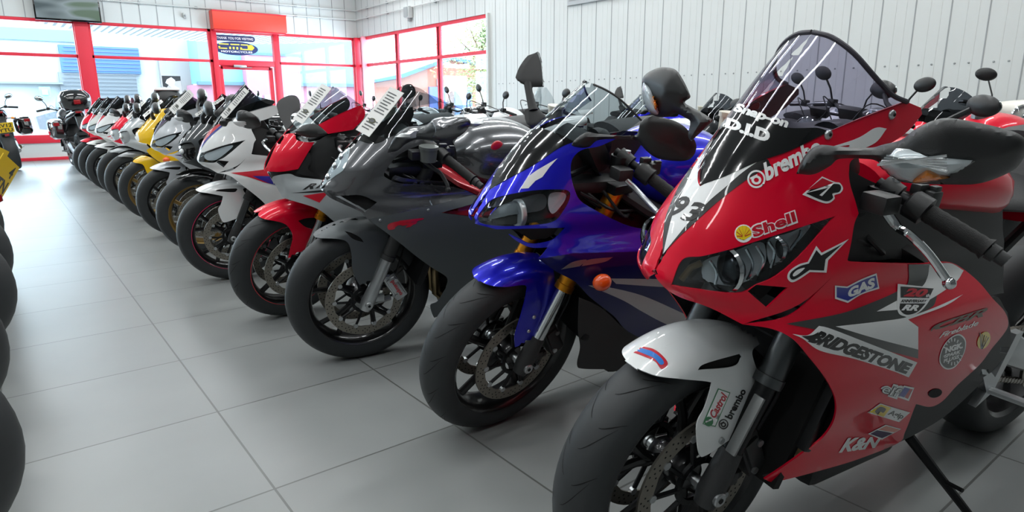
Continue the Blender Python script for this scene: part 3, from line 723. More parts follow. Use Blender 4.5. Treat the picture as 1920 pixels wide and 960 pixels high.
def make_chassis(root, pose, frame=DRK, engine=BLK, rimm=GUN, swing=ALU, rear=True, seat=True, tailm=BLK, wb=1.41, simple=False, stand=True, tail_z=.98, seatm=SEAT):
    e = MB()   # engine and gearbox
    e.box((-.62, 0, .42), (.42, .30, .30), engine, bev=.04); e.box((-.46, 0, .58), (.26, .32, .26), engine, rot=Matrix.Rotation(.5, 3, 'Y'), bev=.03)
    e.lathe([(0, .165), (.07, .165), (.085, .155), (.09, .13), (0, .13)], (-.70, 0, .42), engine, 24); e.lathe([(0, .155), (.05, .155), (.062, .14), (0, .14)], (-.50, 0, .36), engine, 24)
    for i in range(5): e.box((-.30-.012*i, 0, .50+.02*i), (.01, .28, .015), engine)
    e.box((-.55, 0, .22), (.36, .20, .12), engine, bev=.03)
    en = e.build('engine', root)
    r = MB(); R3 = Matrix.Rotation(-.35, 3, 'Y'); r.box((-.245, 0, .52), (.03, .34, .30), DRK, rot=R3, bev=.006)
    if not simple:
        for i in range(14): r.box((-.228-.0, 0, .40+i*.018), (.012, .30, .004), MBK, rot=R3)
    r.build('radiator', root)
    x = MB()
    for yy in (-.09, -.03, .03, .09): x.tube([(-.34, yy, .50), (-.29, yy, .42), (-.30, yy, .30), (-.40, yy*.7, .20), (-.55, yy*.3, .17)], .019, EXH, 10)
    x.tube([(-.55, 0, .17), (-.9, -.03, .18), (-1.05, -.13, .28), (-1.2, -.16, .36)], [.03, .03, .045, .05], EXH, 14)
    x.build('exhaust_pipe', root)
    f = MB()
    for s in (1, -1):
        f.tube([(-.26, s*.05, .86), (-.36, s*.13, .80), (-.62, s*.165, .68), (-.83, s*.14, .52), (-.86, s*.12, .34)], [.035, .045, .05, .042, .035], frame, 10, flat=.55)
        f.tube([(-.80, s*.11, .66), (-1.10, s*.10, .82), (-1.45, s*.07, .88)], .014, frame, 8)
    f.tube([(-.235, 0, .90), (-.275, 0, .78)], .045, frame, 16)
    f.build('frame', root)
    if rear:
        wh = make_wheel(root, 'rear_wheel', (-wb, 0, .315), .315, .094, rimm, spokes='Y', disc=.11, discs=(-1,), tread=0, detail=not simple, dy=.085)
        s_ = MB()
        for s in (1, -1):
            s_.tube([(-.84, s*.10, .44), (-1.05, s*.135, .43), (-1.25, s*.135, .35), (-wb-.05, s*.130, .315)], [.04, .042, .034, .03], swing, 10, flat=1.2)
            s_.lathe([(0, .012), (.02, .012), (.02, -.012), (0, -.012)], (-wb, s*.145, .315), ALU, 6)
        s_.tube([(-.84, -.12, .44), (-.84, .12, .44)], .03, swing, 12)
        s_.build('swingarm', root)
        ch = MB(); cy = .115
        for i in range(28):
            t = i/27; ch.box((-.78-(wb-.78)*t, cy, .50-.08*t), (.018, .012, .014), STL); ch.box((-.78-(wb-.78)*t, cy, .40-.18*t), (.018, .012, .014), STL)
        ch.lathe([(.09, .004), (.112, .004), (.112, -.004), (.09, -.004), (.09, .004)], (-wb, cy, .315), STL, 30)
        ch.build('chain', root)
        g = MB(); g.prism([(-1.28, .47), (-1.36, .62), (-1.52, .65), (-1.62, .60), (-1.50, .625), (-1.40, .60), (-1.33, .46)], -.07, .07, MBK); g.build('rear_hugger', root)
    if seat:
        st = MB(); rings = []
        for x_, w, z, h in ((-.72, .08, .85, .05), (-.80, .12, .835, .06), (-.95, .15, .825, .06), (-1.08, .14, .85, .06), (-1.12, .12, .90, .07)):
            rings.append([(x_, w*math.cos(a), z+h*.5*(math.sin(a) if math.sin(a) > 0 else .6*math.sin(a))) for a in [2*PI*k/16 for k in range(16)]])
        st.loft(rings, seatm); rings = []
        for x_, w, z, h in ((-1.14, .11, .95, .07), (-1.25, .12, .965, .06), (-1.42, .09, .985, .05)):
            rings.append([(x_, w*math.cos(a), z+h*.5*math.sin(a)) for a in [2*PI*k/16 for k in range(16)]])
        st.loft(rings, seatm); st.build('seat', root)
        tl = MB(); rings = []
        for x_, w, z, h in ((-.98, .13, .80, .05), (-1.12, .14, .855, .09), (-1.30, .135, .90, .11), (-1.50, .10, .94, .10), (-1.68, .05, .975, .05)):
            rings.append([(x_, w*(abs(math.cos(a))**.7)*(1 if math.cos(a) > 0 else -1), z+h*.5*math.sin(a)) for a in [2*PI*k/20 for k in range(20)]])
        tl.loft(rings, tailm); tl.build('tail_fairing', root)
        lp = MB(); lp.box((-1.66, 0, .965), (.05, .09, .035), RDL, bev=.008); lp.build('tail_lamp', root)
        ph = MB(); ph.prism([(-1.50, .90), (-1.62, .90), (-1.74, .70), (-1.71, .69), (-1.56, .86)], -.05, .05, BLK); ph.build('plate_hanger', root)
    for s in (1, -1):
        p = MB(); p.prism([(-.86, .44), (-.82, .46), (-.93, .34), (-.90, .30), (-.97, .33), (-1.02, .50), (-.98, .50), (-.95, .38)], s*.155, s*.175, ALU)
        p.tube([(-.95, s*.17, .34), (-.96, s*.26, .345)], .011, ALU, 10)
        p.build('footpeg_bracket', root)
    if stand:
        k = MB(); d = pose.M @ np.array([0, 0, -1.0])   # world down in local
        a = np.array([-.70, .13, .24]); b0 = np.array([-.80, .30, 0.]); z0 = -(pose.O[2]) ; wz = lambda q: (q @ pose.M)[2]
        b0[2] -= wz(b0)/pose.M[2, 2]; b0[2] += .012
        k.tube([a, (a*.6+b0*.4), b0], [.014, .012, .010], DRK, 10); k.box(tuple(b0), (.05, .03, .012), DRK, bev=.003); k.tube([a*.5+b0*.5, a*.5+b0*.5+np.array([.01, .05, .01])], .006, DRK, 6)
        k.build('side_stand', root)
def make_bars(root, pose, grip0, grip1, lever, cap=ALU, leverm=ALU, left_only=False, switch=BLK):
    """clip-on bars; points for the left side in local coords"""
    for s in (1, -1):
        g0 = np.array(grip0)*[1, s, 1]; g1 = np.array(grip1)*[1, s, 1]; d = g1-g0
        m = MB(); m.tube([g0-d*.9, g0-d*.2, g0, g1+d*.05], .011, DRK, 12); m.tube([g0-d*.75, g0-d*.75+np.array([0, 0, -.04])], .03, DRK, 14)
        m.tube([g0-d*.34, g0-d*.30, g0-d*.02, g0], [.020, .027, .027, .020], switch, 12); m.box(tuple(g0-d*.2+np.array([-.028, 0, .012])), (.035, .038, .034), switch, bev=.007); m.box(tuple(g0-d*.12+np.array([-.03, 0, .034])), (.02, .014, .012), switch, bev=.003); m.box(tuple(g0-d*.28+np.array([-.012, 0, .026])), (.03, .02, .02), switch, bev=.005); m.lathe([(0, .006), (.008, .006), (.008, -.01)], tuple(g0-d*.62+np.array([0, 0, .02])), ALU, 12, 'z'); m.tube([g0-d*.8, g0-d*.5], [.022, .02], switch, 12)
        m.tube([g1+d*.02, g1+d*.14, g1+d*.16, g1+d*.30], [.015, .015, .012, .012], MBK, 14)
        h = m.build('handlebar', root)
        q = MB(); n = 13; q.tube([g0+d*(i/n) for i in range(n+1)], [.0175 if i % 2 else .0165 for i in range(n)]+[.021], GRIP, 16); q.build('grip', h)
        l = MB(); L = [np.array(p)*[1, s, 1] for p in lever]
        l.box(tuple(L[0]), (.05, .05, .035), BLK, bev=.008)
        l.tube(crom(np.array(L), 5), [.011, .010, .009, .009, .009]+[.0075]*(5*(len(L)-1)-4), leverm, 10); l.ball(tuple(L[-1]), .011, leverm, 14, 8); l.build('brake_lever' if s < 0 else 'clutch_lever', h)
    c = MB()
    rp = np.array(grip0)*[1, -1, 1]+[.09, .03, .06]
    c.tube([rp, rp+[0, 0, .045], rp+[0, 0, .0455], rp+[0, 0, .055]], [.022, .024, .027, .027], mat('reservoir', 'cfcbb8', .3), 18); c.build('fluid_reservoir', root)
def make_cockpit(root, x=-.12, z=.99, m=BLK):
    c = MB(); R3 = Matrix.Rotation(.6, 3, 'Y'); c.box((x, 0, z), (.06, .20, .10), m, rot=R3, bev=.02); c.lathe([(0, .02), (.042, .02), (.045, .0), (.04, -.02), (0, -.02)], (x-.03, .03, z+.02), DRK, 24, 'x'); c.box((x+.02, 0, z-.09), (.20, .22, .04), m, bev=.015)
    for s in (1, -1): c.tube([(x+.10, s*.10, z-.05), (x, s*.06, z-.04), (x-.08, s*.05, z-.12)], .009, DRK, 8)
    c.build('instrument_panel', root)
    w = MB(); rnd = random.Random(3)
    for i in range(9):
        s = 1 if i % 2 else -1; a = (x+rnd.uniform(-.02, .1), s*rnd.uniform(.02, .12), z-.10); b = (x-.16, s*rnd.uniform(.05, .16), z-.16-rnd.uniform(0, .06)); mid = ((a[0]+b[0])/2+.03, s*rnd.uniform(.09, .17), (a[2]+b[2])/2+rnd.uniform(-.06, .02))
        w.tube(crom(np.array([a, mid, b]), 5), .005, BLK, 6)
    w.build('cable', root)
def blob_tank(root, m, rows, name='fuel_tank', cap=True, stripe=None):
    """rows: (x, half width, z top, z bottom)"""
    t = MB(); rings = []
    R = crom(np.array(rows, float), 4)
    for x_, w, zt, zb in R:
        ring = []
        for k in range(28):
            a = 2*PI*k/28; c, s = math.cos(a), math.sin(a)
            y = w*math.copysign(abs(c)**.65, c); z = (zt+zb)/2+(zt-zb)/2*math.copysign(abs(s)**.75, s)
            if s > 0: y *= 1-.25*s*s
            ring.append((x_, y, z))
        rings.append(ring)
    t.loft(rings, m)
    if cap:
        x_, w, zt, zb = R[len(R)//3]; t.lathe([(0, .006), (.035, .006), (.042, 0), (.042, -.02)], (x_, 0, zt+.004), ALU, 24, 'z')
    return t.build(name, root)
# ------------------------------------------------------------------ 1. red sport bike, nearest
FORM_A = Form([(-.10, .10, .10), (-.06, .20, .155), (0, .30, .175), (.04, .40, .19), (.09, .50, .215), (.12, .60, .23), (.125, .68, .232), (.125, .723, .215), (.146, .755, .20), (.132, .80, .20), (.105, .86, .185), (.068, .917, .168), (.03, .975, .152, .95), (-.02, 1.04, .142, .85), (-.075, 1.11, .135, .8), (-.135, 1.175, .13, .75), (-.20, 1.25, .125, .7)])
def fender_form(pose, R=.325, w=.078, lean=0):
    g = []
    for k in range(12):
        a = math.radians(-6+k*15); row = []
        for r, y in ((R-.001, -.02), (R, 0), (R-.002, .025), (R-.010, .05), (R-.026, w-.008), (R-.05, w), (R-.085, w+.008), (R-.13, w+.016), (R-.18, w+.022), (R-.24, w+.026)):
            row.append((r*math.cos(a), y, .30+r*math.sin(a)))
        g.append(pose.steer(row))
    return Form(grid=g, k=4)
def mirrored_steer(mb, pose):
    """add the other half of a part that turns with the fork"""
    o = MB(); o.v = [tuple(p) for p in pose.unsteer(mb.v)]; o.f = mb.f; o.m = mb.m; o.mats = mb.mats
    o = o.flipped(); o.map(pose.steer); return mb.merge(o)
def ell(cx, cy, rx, ry, rot=0, n=20):
    c, s = math.cos(math.radians(rot)), math.sin(math.radians(rot))
    return [(cx+rx*math.cos(2*PI*i/n)*c-ry*math.sin(2*PI*i/n)*s, cy+rx*math.cos(2*PI*i/n)*s+ry*math.sin(2*PI*i/n)*c) for i in range(n)]
def shell_mark(mb, p, F, cx, cy, r, squash=1., rot=0):
    trace(mb, p, F, ell(cx, cy, r*squash, r, rot), SWH, 3, off=.0012, thick=.0004, smooth=False)
    pts = []
    for i in range(9):
        a = math.radians(-205+i*230/8-10+rot); rr = r*.88*(1 if i % 1 == 0 else .9); pts.append((cx+rr*math.cos(a)*squash, cy+rr*math.sin(a)))
    trace(mb, p, F, pts+[(cx, cy+r*.75)], SYE, 3, off=.0019, thick=.0004, smooth=False)
    for i in range(7):
        a = math.radians(-190+i*200/6-10+rot); dx, dy = math.cos(a)*squash, math.sin(a); q = r*.045
        trace(mb, p, F, [(cx+dx*r*.15, cy+r*.3+dy*r*.1-q), (cx+dx*r*.8, cy+dy*r*.8-q), (cx+dx*r*.8, cy+dy*r*.8+q), (cx+dx*r*.15, cy+r*.3+dy*r*.1+q)], SRD, 4, off=.0026, thick=.0004, smooth=False)
def ringmark(mb, p, F, cx, cy, r, m, sq=1.):
    trace(mb, p, F, ell(cx, cy, r*sq, r, 0, 24), m, 2.5, holes=[ell(cx, cy, r*.80*sq, r*.80, 0, 20)], off=.0016, thick=.0004, smooth=False)
    trace(mb, p, F, ell(cx, cy+r*.1, r*.55*sq, r*.5, 0, 20), m, 2.5, holes=[ell(cx, cy+r*.1, r*.28*sq, r*.25, 0, 14)], off=.0016, thick=.0004, smooth=False)
    trace(mb, p, F, [(cx-r*.7*sq, cy-r*.15), (cx+r*.1*sq, cy-r*.55), (cx+r*.1*sq, cy-r*.35), (cx-r*.65*sq, cy+r*.05)], m, 2.5, off=.0016, thick=.0004, smooth=False)
COWL_A = [(1313, 350, 1), (1345, 335), (1420, 302), (1500, 270), (1560, 244), (1620, 219), (1698, 190, 1), (1727, 202, 1), (1729, 214, 1), (1700, 248), (1650, 280), (1600, 298), (1592, 320), (1594, 345), (1604, 378), (1610, 400, 1), (1602, 420), (1596, 455), (1588, 492, 1), (1500, 570), (1392, 608, 1), (1331, 577), (1272, 556), (1240, 533), (1224, 503), (1222, 440), (1250, 380), (1290, 330)]
HL_A = [(1258, 535, 1), (1279, 487), (1318, 480), (1377, 465), (1473, 435), (1567, 405, 1), (1556, 416), (1501, 478), (1455, 517), (1418, 534), (1395, 547), (1363, 549), (1299, 541)]
SIDE_A = [(1392, 608, 1), (1480, 592), (1540, 540), (1588, 488, 1), (1608, 491), (1728, 495, 1), (1775, 492), (1800, 500), (1835, 528), (1862, 560), (1884, 584), (1891, 606), (1884, 624), (1859, 655), (1837, 684), (1794, 724), (1768, 752), (1745, 763), (1718, 758, 1), (1713, 770), (1697, 811), (1684, 831), (1610, 861), (1544, 881), (1457, 903), (1433, 899, 1), (1461, 881), (1505, 850), (1544, 820), (1565, 786), (1567, 750), (1549, 711), (1518, 671), (1487, 636), (1448, 617)]
def build_a(pose):
    p = pose; root = p.root('sport_motorcycle'); F = FORM_A; K = {}
    make_chassis(root, p, rimm=GUN, tailm=RED)
    make_wheel(root, 'front_wheel', (0, 0, .30), .30, .06, GUN, p, True, 'Y', .16, tread=15)
    make_fork(root, p, mat('fork tube grey', '55585a', .3, .8), DRK, MBK, y=.105, t_in=.25, guard=mat('guard grey', '8f9191', .4, .6))
    # front fender
    FF = fender_form(p); m = MB()
    slot = [(1308, 694, 1), (1322, 682), (1388, 663, 1), (1392, 669, 1), (1376, 687)]
    out = [(1160, 654), (1174, 632), (1205, 606), (1255, 588), (1297, 580), (1347, 582), (1392, 598), (1413, 622), (1424, 645, 1), (1411, 658), (1415, 681), (1429, 713, 1), (1420, 739), (1372, 822, 1), (1324, 854), (1311, 849), (1307, 797), (1322, 764), (1334, 724), (1329, 716), (1280, 711), (1230, 704), (1188, 687), (1166, 670)]
    trace(m, p, FF, out, WHT, 7, holes=[slot], thick=.003)
    mirrored_steer(m, p)
    trace(m, p, FF, slot, HOLE, 7, off=-.006, thick=.001)
    for pl, mt, o in (([(1166, 649), (1172, 636), (1186, 633), (1198, 638), (1204, 649), (1226, 655), (1244, 669), (1252, 683), (1240, 692), (1228, 678), (1206, 668), (1180, 658)], SRD, .001), ([(1170, 648), (1175, 639), (1186, 637), (1194, 643), (1199, 652), (1222, 659), (1239, 671), (1245, 681), (1238, 684), (1226, 672), (1208, 664), (1183, 654)], SLB, .0017)):
        trace(m, p, FF, pl, mt, 4, off=o, thick=.0004)
    trace(m, p, FF, [(1317, 795, 1), (1346, 728, 1), (1369, 736, 1), (1341, 800, 1)], SGN, 5, off=.001, thick=.0003); trace(m, p, FF, [(1319, 794, 1), (1347, 730, 1), (1367, 737, 1), (1340, 798, 1)], SWH, 5, off=.0014, thick=.0003)
    decal(m, p, FF, 'Castrol', [(1340, 785), (1365, 741), (1352, 734), (1328, 777)], SRD, .03, .3, .002); trace(m, p, FF, ell(1328, 790, 8.5, 9), SGN, 4, off=.002, thick=.0003); trace(m, p, FF, [(1322, 789, 1), (1334, 784, 1), (1334, 787, 1), (1322, 792, 1)], SWH, 4, off=.0026, thick=.0003)
    decal(m, p, FF, 'brembo', [(1371, 787), (1399, 733), (1388, 727), (1358, 781)], SBK, .03); ringmark(m, p, FF, 1356, 795, 9.5, SBK, .95)
    m.lathe([(0, .004), (.007, .004), (.007, -.002), (0, -.002)], tuple(cast(p, FF, 1352, 826)[0]), ALU, 12)
    K['fender'] = m.build('front_fender', root)
    # upper cowl
    m = MB(); cav = [(1402, 546, 1), (1418, 534, 1), (1478, 539, 1), (1438, 577, 1)]
    trace(m, p, F, COWL_A, RED, 9, holes=[HL_A, cav])
    P2 = lambda pl, mt, o=.0012, st=6, both=False, sm_=True, h=(): trace(m, p, F, pl, mt, st, off=o, thick=.0003, both=both, smooth=sm_, holes=h)
    # pale flash on the upper edge of the cowl
    P2([(1500, 292, 1), (1600, 262), (1640, 240), (1662, 241, 1), (1640, 268), (1600, 284), (1570, 288, 1), (1590, 272)], SWH)
    m.mirror()
    P2([(1330, 262, 1), (1300, 306), (1272, 352), (1250, 402), (1244, 440), (1243, 478, 1), (1270, 448), (1300, 420), (1343, 381), (1400, 337), (1446, 310, 1), (1425, 300), (1313, 352, 1), (1306, 330), (1318, 295), (1342, 258, 1)], SBK, .0012, both=True)
    P2([(1338, 262, 1), (1306, 306), (1284, 352), (1262, 402), (1244, 476, 1), (1292, 417), (1330, 377), (1358, 353), (1394, 322), (1436, 293, 1), (1416, 297), (1382, 317), (1334, 339), (1313, 350, 1), (1309, 340), (1310, 322), (1320, 295)], SWH, .0020, both=True)
    for s_, q in (('9', [(1252, 404), (1276, 407), (1300, 371), (1276, 367)]), ('3', [(1274, 412), (1298, 418), (1330, 384), (1303, 378)])):
        decal(m, p, F, s_, q, SWH, .06, 0, .0026, both=True); decal(m, p, F, s_, q, SBK, .035, 0, .0034, both=True)
    trace(m, p, F, cav, HOLE, 8, off=-.03, thick=.002, smooth=False)
    decal(m, p, F, 'brembo', [(1437, 341), (1541, 286), (1533, 256), (1431, 306)], SWH, .04); ringmark(m, p, F, 1418, 336, 17, SWH)
    decal(m, p, F, 'brembo', [(1323, 238), (1282, 306), (1300, 320), (1343, 252)], SWH, .03, both=True)
    decal(m, p, F, 'Shell', [(1411, 449), (1496, 418), (1490, 393), (1405, 424)], SWH, .075, off=.0014); decal(m, p, F, 'Shell', [(1413, 446), (1493, 415), (1488, 396), (1408, 426)], SRD, .035, off=.0022)
    shell_mark(m, p, F, 1394, 438, 17)
    P2([(1591, 448, 1), (1552, 488, 1), (1549, 511, 1), (1518, 510, 1), (1497, 524), (1484, 529), (1476, 521), (1480, 508), (1497, 496), (1514, 491, 1), (1530, 461, 1), (1540, 474, 1)], SWH, .0012, 4)
    P2([(1578, 458, 1), (1547, 486, 1), (1544, 507, 1), (1517, 506, 1), (1496, 520), (1485, 524), (1480, 518), (1484, 509), (1499, 499), (1516, 494, 1), (1530, 469, 1), (1539, 479, 1)], SBK, .0020, 4)
    P2([(1486, 514), (1494, 506), (1508, 502), (1498, 512), (1488, 518)], SWH, .0027, 3)
    P2([(1504, 365, 1), (1541, 331, 1), (1564, 341), (1574, 343), (1580, 353), (1575, 362), (1564, 366), (1564, 373), (1553, 381), (1538, 379)], SWH, .0012, 4)
    P2([(1511, 363, 1), (1535, 341, 1), (1552, 347), (1562, 345), (1573, 346), (1576, 353), (1572, 360), (1560, 363), (1561, 371), (1552, 377), (1539, 375)], SBK, .0020, 4)
    P2([(1512, 357, 1), (1541, 334, 1), (1562, 343, 1), (1535, 352, 1)], SRD, .0027, 4); P2([(1507, 363, 1), (1563, 343, 1), (1540, 368, 1), (1535, 366, 1), (1552, 352, 1)], SWH, .0034, 4)
    P2([(1565, 560, 1), (1565, 535, 1), (1588, 537, 1), (1615, 523), (1643, 512, 1), (1648, 541, 1), (1615, 552), (1589, 568, 1)], SWH, .0012, 5); P2([(1568, 557, 1), (1568, 538, 1), (1588, 540, 1), (1615, 526), (1641, 516, 1), (1645, 538, 1), (1615, 549), (1589, 564, 1)], SBL, .0020, 5)
    decal(m, p, F, 'GAS', [(1590, 559), (1642, 537), (1638, 519), (1588, 541)], SWH, .05, .2, .0028)
    for q in ((1672, 215), (1553, 253)):
        h = cast(p, F, *q)
        if h: m.ball(tuple(h[0]), (.009, .006, .009), ALU, 14, 8); m.ball(tuple(h[0]+h[1]*.004), (.004, .004, .004), HOLE, 8, 6)
    cw = m.build('front_fairing', root); K['cowl'] = cw
    # headlights
    for s in (1, -1):
        l = MB(); trace(l, p, F, HL_A, LEN, 8, off=-.002, thick=.002); b = MB(); trace(b, p, F, HL_A, LBK, 8, off=-.045, thick=.004)
        trace(b, p, F, [(1311, 500), (1322, 484), (1380, 470), (1440, 452), (1452, 480), (1440, 512), (1396, 543), (1345, 540), (1316, 524)], RFL, 5, off=-.030, thick=.003)
        trace(b, p, F, [(1455, 450), (1500, 434), (1540, 420), (1500, 470), (1462, 500)], RFL, 5, off=-.026, thick=.003)
        for cx, cy, r in ((1372, 506, .034), (1478, 466, .020)):
            h = cast(p, F, cx, cy)
            if h:
                c0 = np.array(h[0]+h[1]*-.030); b.ball(tuple(c0), (r*.5, r, r*.9), mat('dark bulb cap', '3a3c3f', .15, .8), 18, 12); b.lathe([(r*1.15, .0), (r*1.25, .006), (r*1.15, .012)], tuple(c0+np.array([.006, 0, 0])), CHR, 28, 'x')
        for pts_ in (((1405, 466), (1418, 495), (1408, 530)), ((1425, 460), (1440, 488), (1428, 520)), ((1330, 488), (1345, 512), (1342, 538)), ((1450, 452), (1462, 474), (1455, 505)), ((1515, 430), (1510, 445), (1492, 470))):
            hs = [cast(p, F, *t) for t in sm(pts_, 4, False)]
            if all(hs): b.tube([h[0]-h[1]*.018 for h in hs], .0030, CHR, 6)
        hs = [cast(p, F, *t) for t in ((1270, 530), (1290, 500), (1312, 492))]
        if all(hs): b.tube([h[0]-h[1]*.02 for h in hs], .006, mat('bronze bulb shade', '6f5a34', .4), 8)
        if s < 0: l = l.flipped(); b = b.flipped()
        hb = b.build('headlight', cw); l.build('headlight_lens', hb)
    # screen
    SC_ = [(1313, 349, 1), (1318, 319), (1333, 276), (1352, 236), (1385, 200), (1425, 145), (1478, 84), (1500, 68), (1525, 61), (1560, 71), (1600, 100), (1640, 145), (1672, 178), (1700, 191, 1), (1620, 222), (1553, 247), (1480, 283), (1420, 304), (1360, 331)]
    m = MB(); trace(m, p, F, SC_, SMK, 9, off=.002, thick=.0025); m.mirror()
    BKP = [(1313, 348, 1), (1319, 319), (1334, 276), (1353, 238), (1374, 204), (1400, 205), (1440, 222), (1478, 240), (1530, 240), (1553, 247, 1), (1480, 283), (1420, 304), (1360, 331)]
    trace(m, p, F, BKP, PBK, 6, off=.0035, thick=.001, both=True)
    decal(m, p, F, 'D.I.D', [(1360, 240), (1440, 270), (1446, 246), (1366, 222)], SWH, .06, 0, .006, both=True)
    decal(m, p, F, 'Snap-on', [(1374, 214), (1474, 246), (1480, 224), (1384, 194)], SWH, .05, .1, .006, both=True)
    ws = m.build('windscreen', root); K['screen'] = ws
    e = MB(); pts = [cast(p, F, *q) for q in sm([(1525, 61), (1560, 71), (1600, 100), (1640, 145), (1672, 178), (1700, 191)], 4, False)]
    pts = [h[0]+h[1]*.001 for h in pts if h]
    if len(pts) > 2: e.tube(pts, .0045, mat('screen edge rubber', '3a3640', .5), 8); e.mirror(); e.build('screen_edge', ws)
    # side fairing
    m = MB(); trace(m, p, F, SIDE_A, RED, 8, off=-.0004, thick=.004)
    P2([(1474, 607, 1), (1575, 588), (1640, 565), (1684, 545), (1702, 530), (1703, 496, 1), (1760, 494, 1), (1755, 560), (1740, 580), (1702, 596), (1721, 612, 1), (1721, 672, 1), (1640, 651), (1560, 625)], SGY, .001, 8)
    P2([(1742, 497, 1), (1780, 493), (1806, 507, 1), (1790, 530), (1742, 562), (1702, 578), (1643, 584, 1), (1684, 562), (1725, 540), (1738, 520)], SWH, .0014, 6)
    P2([(1566, 612, 1), (1645, 603), (1702, 594), (1760, 573), (1805, 552, 1), (1770, 574), (1702, 599, 1), (1721, 613, 1), (1721, 655, 1), (1640, 634)], SWH, .0014, 6)
    m.mirror()
    P2([(1485, 626, 1), (1514, 628), (1535, 611, 1), (1559, 617), (1640, 648), (1719, 679, 1), (1703, 707, 1), (1670, 694), (1600, 672), (1537, 657), (1505, 635)], SWH, .0020, 5)
    decal(m, p, F, 'BRIDGESTONE', [(1513, 640), (1700, 702), (1711, 682), (1536, 619)], SBK, .06, .15, .0028); P2([(1502, 630, 1), (1522, 628), (1534, 622, 1), (1524, 640)], SBK, .0028, 4)
    P2([(1682, 532, 1), (1754, 540, 1), (1737, 570), (1720, 587), (1699, 595, 1), (1682, 583)], SWH, .0026, 4); P2([(1687, 537, 1), (1749, 541, 1), (1740, 559, 1), (1687, 558, 1)], SBK, .0033, 4, sm_=False); P2([(1686, 569, 1), (1734, 569, 1), (1718, 585), (1698, 590), (1686, 581)], SBK, .0033, 4)
    decal(m, p, F, '20', [(1692, 556), (1733, 557), (1740, 542), (1696, 540)], SRD, .05, .2, .0040); decal(m, p, F, 'th', [(1734, 557), (1741, 557), (1742, 551), (1735, 551)], SWH, .02, .2, .004); decal(m, p, F, 'ANNIVERSARY', [(1687, 567), (1735, 567), (1737, 562), (1688, 561)], SBK, .02, .2, .004); decal(m, p, F, 'RR', [(1688, 582), (1718, 583), (1722, 572), (1692, 571)], SWH, .05, .3, .004)
    decal(m, p, F, 'CBR', [(1748, 620), (1846, 592), (1853, 576), (1758, 605)], mat('bronze grey vinyl', '6b5f55', .3, .5), .03, .4, .0016); P2([(1745, 621), (1760, 606), (1853, 576), (1765, 607)], mat('bronze grey vinyl', '6b5f55'), .0018, 4)
    decal(m, p, F, 'Fireblade', [(1760, 634), (1834, 609), (1834, 600), (1764, 624)], SWH, .01, .4, .0016)
    NG = [(1798, 626), (1810, 638), (1807, 662), (1791, 687), (1773, 692), (1761, 679), (1765, 655), (1780, 634)]; c0 = (1786, 659)
    sc = lambda k: [(c0[0]+(x-c0[0])*k, c0[1]+(y-c0[1])*k) for x, y in NG]
    P2(NG, SWH, .0014, 4); P2(sc(.92), SBK, .0020, 4)
    for i in range(18):
        a = 2*PI*i/18; P2([(c0[0]+math.cos(a+d)*r*20, c0[1]+math.sin(a+d)*r*27) for d, r in ((-.05, .72), (-.05, .95), (.05, .95), (.05, .72))], SWH, .0026, 4, sm_=False) if abs(math.sin(a)) > .3 else None
    decal(m, p, F, 'NGK', [(1771, 662), (1803, 652), (1804, 641), (1772, 651)], SWH, .05, 0, .0027); decal(m, p, F, 'SPARK', [(1769, 671), (1799, 662), (1801, 655), (1771, 664)], SWH, .03, 0, .0027); decal(m, p, F, 'PLUGS', [(1768, 680), (1796, 671), (1798, 664), (1769, 673)], SWH, .03, 0, .0027)
    P2(ell(1844, 638, 11, 17, 25), SYE, .0014, 4)
    for i in range(5): P2([(1838+i*.6, 654), (1836+4*i, 624+2*i), (1837.6+4*i, 624+2*i), (1839.2+i*.6, 654)], SGY, .002, 4, sm_=False)
    decal(m, p, F, 'elf', [(1648, 738), (1692, 752), (1696, 724), (1654, 714)], SWH, .09, .2, .0014); decal(m, p, F, 'elf', [(1651, 736), (1687, 747), (1691, 728), (1657, 718)], SBK, .045, .2, .0022); decal(m, p, F, 'elf', [(1652, 735), (1686, 746), (1690, 729), (1658, 719)], SWH, .0, .2, .0030)
    P2([(1682, 744, 1), (1694, 722, 1), (1713, 726, 1), (1703, 751, 1)], SWH, .0030, 4, sm_=False); P2([(1684, 741, 1), (1695, 725, 1), (1705, 728, 1), (1694, 744, 1)], SBL, .0036, 4, sm_=False); P2([(1705, 728, 1), (1710, 729, 1), (1701, 747, 1), (1695, 744, 1)], SRD, .0036, 4, sm_=False)
    P2([(1626, 773, 1), (1650, 756, 1), (1706, 773, 1), (1685, 791, 1)], SWH, .0014, 4, sm_=False); P2([(1630, 772, 1), (1651, 758, 1), (1670, 764, 1), (1656, 781, 1)], SYE, .0020, 4, sm_=False); P2([(1640, 770), (1650, 762), (1660, 766), (1655, 773), (1650, 771), (1645, 776)], SBK, .0026, 3); decal(m, p, F, 'Agip', [(1661, 779), (1689, 788), (1696, 776), (1670, 768)], SBK, .02, .1, .0024)
    P2([(1627, 813, 1), (1660, 796, 1), (1689, 804, 1), (1653, 824, 1)], SWH, .0014, 4, sm_=False); P2([(1646, 805, 1), (1661, 798, 1), (1686, 805, 1), (1676, 810, 1)], SOR, .0020, 4, sm_=False); P2([(1631, 813, 1), (1644, 806, 1), (1673, 812, 1), (1653, 821, 1)], mat('purple vinyl', '3a2350', .4), .0020, 4, sm_=False)
    decal(m, p, F, 'K&N', [(1572, 849), (1650, 838), (1654, 818), (1580, 821)], SWH, .04, .4, .0016)
    trace(m, p, F, ell(1753, 737, 13, 8, -15), HOLE, 4, off=.0012, thick=.0004)
    K['side'] = m.build('side_fairing', root)
    # inner dark panel under the bars and lower black belly pan
    m = MB(); trace(m, p, F, [(1592, 300, 1), (1600, 405), (1586, 496, 1), (1800, 505), (1870, 560), (1915, 560, 1), (1915, 385, 1), (1860, 372), (1700, 350)], BLK, 16, off=-.035, thick=.004)
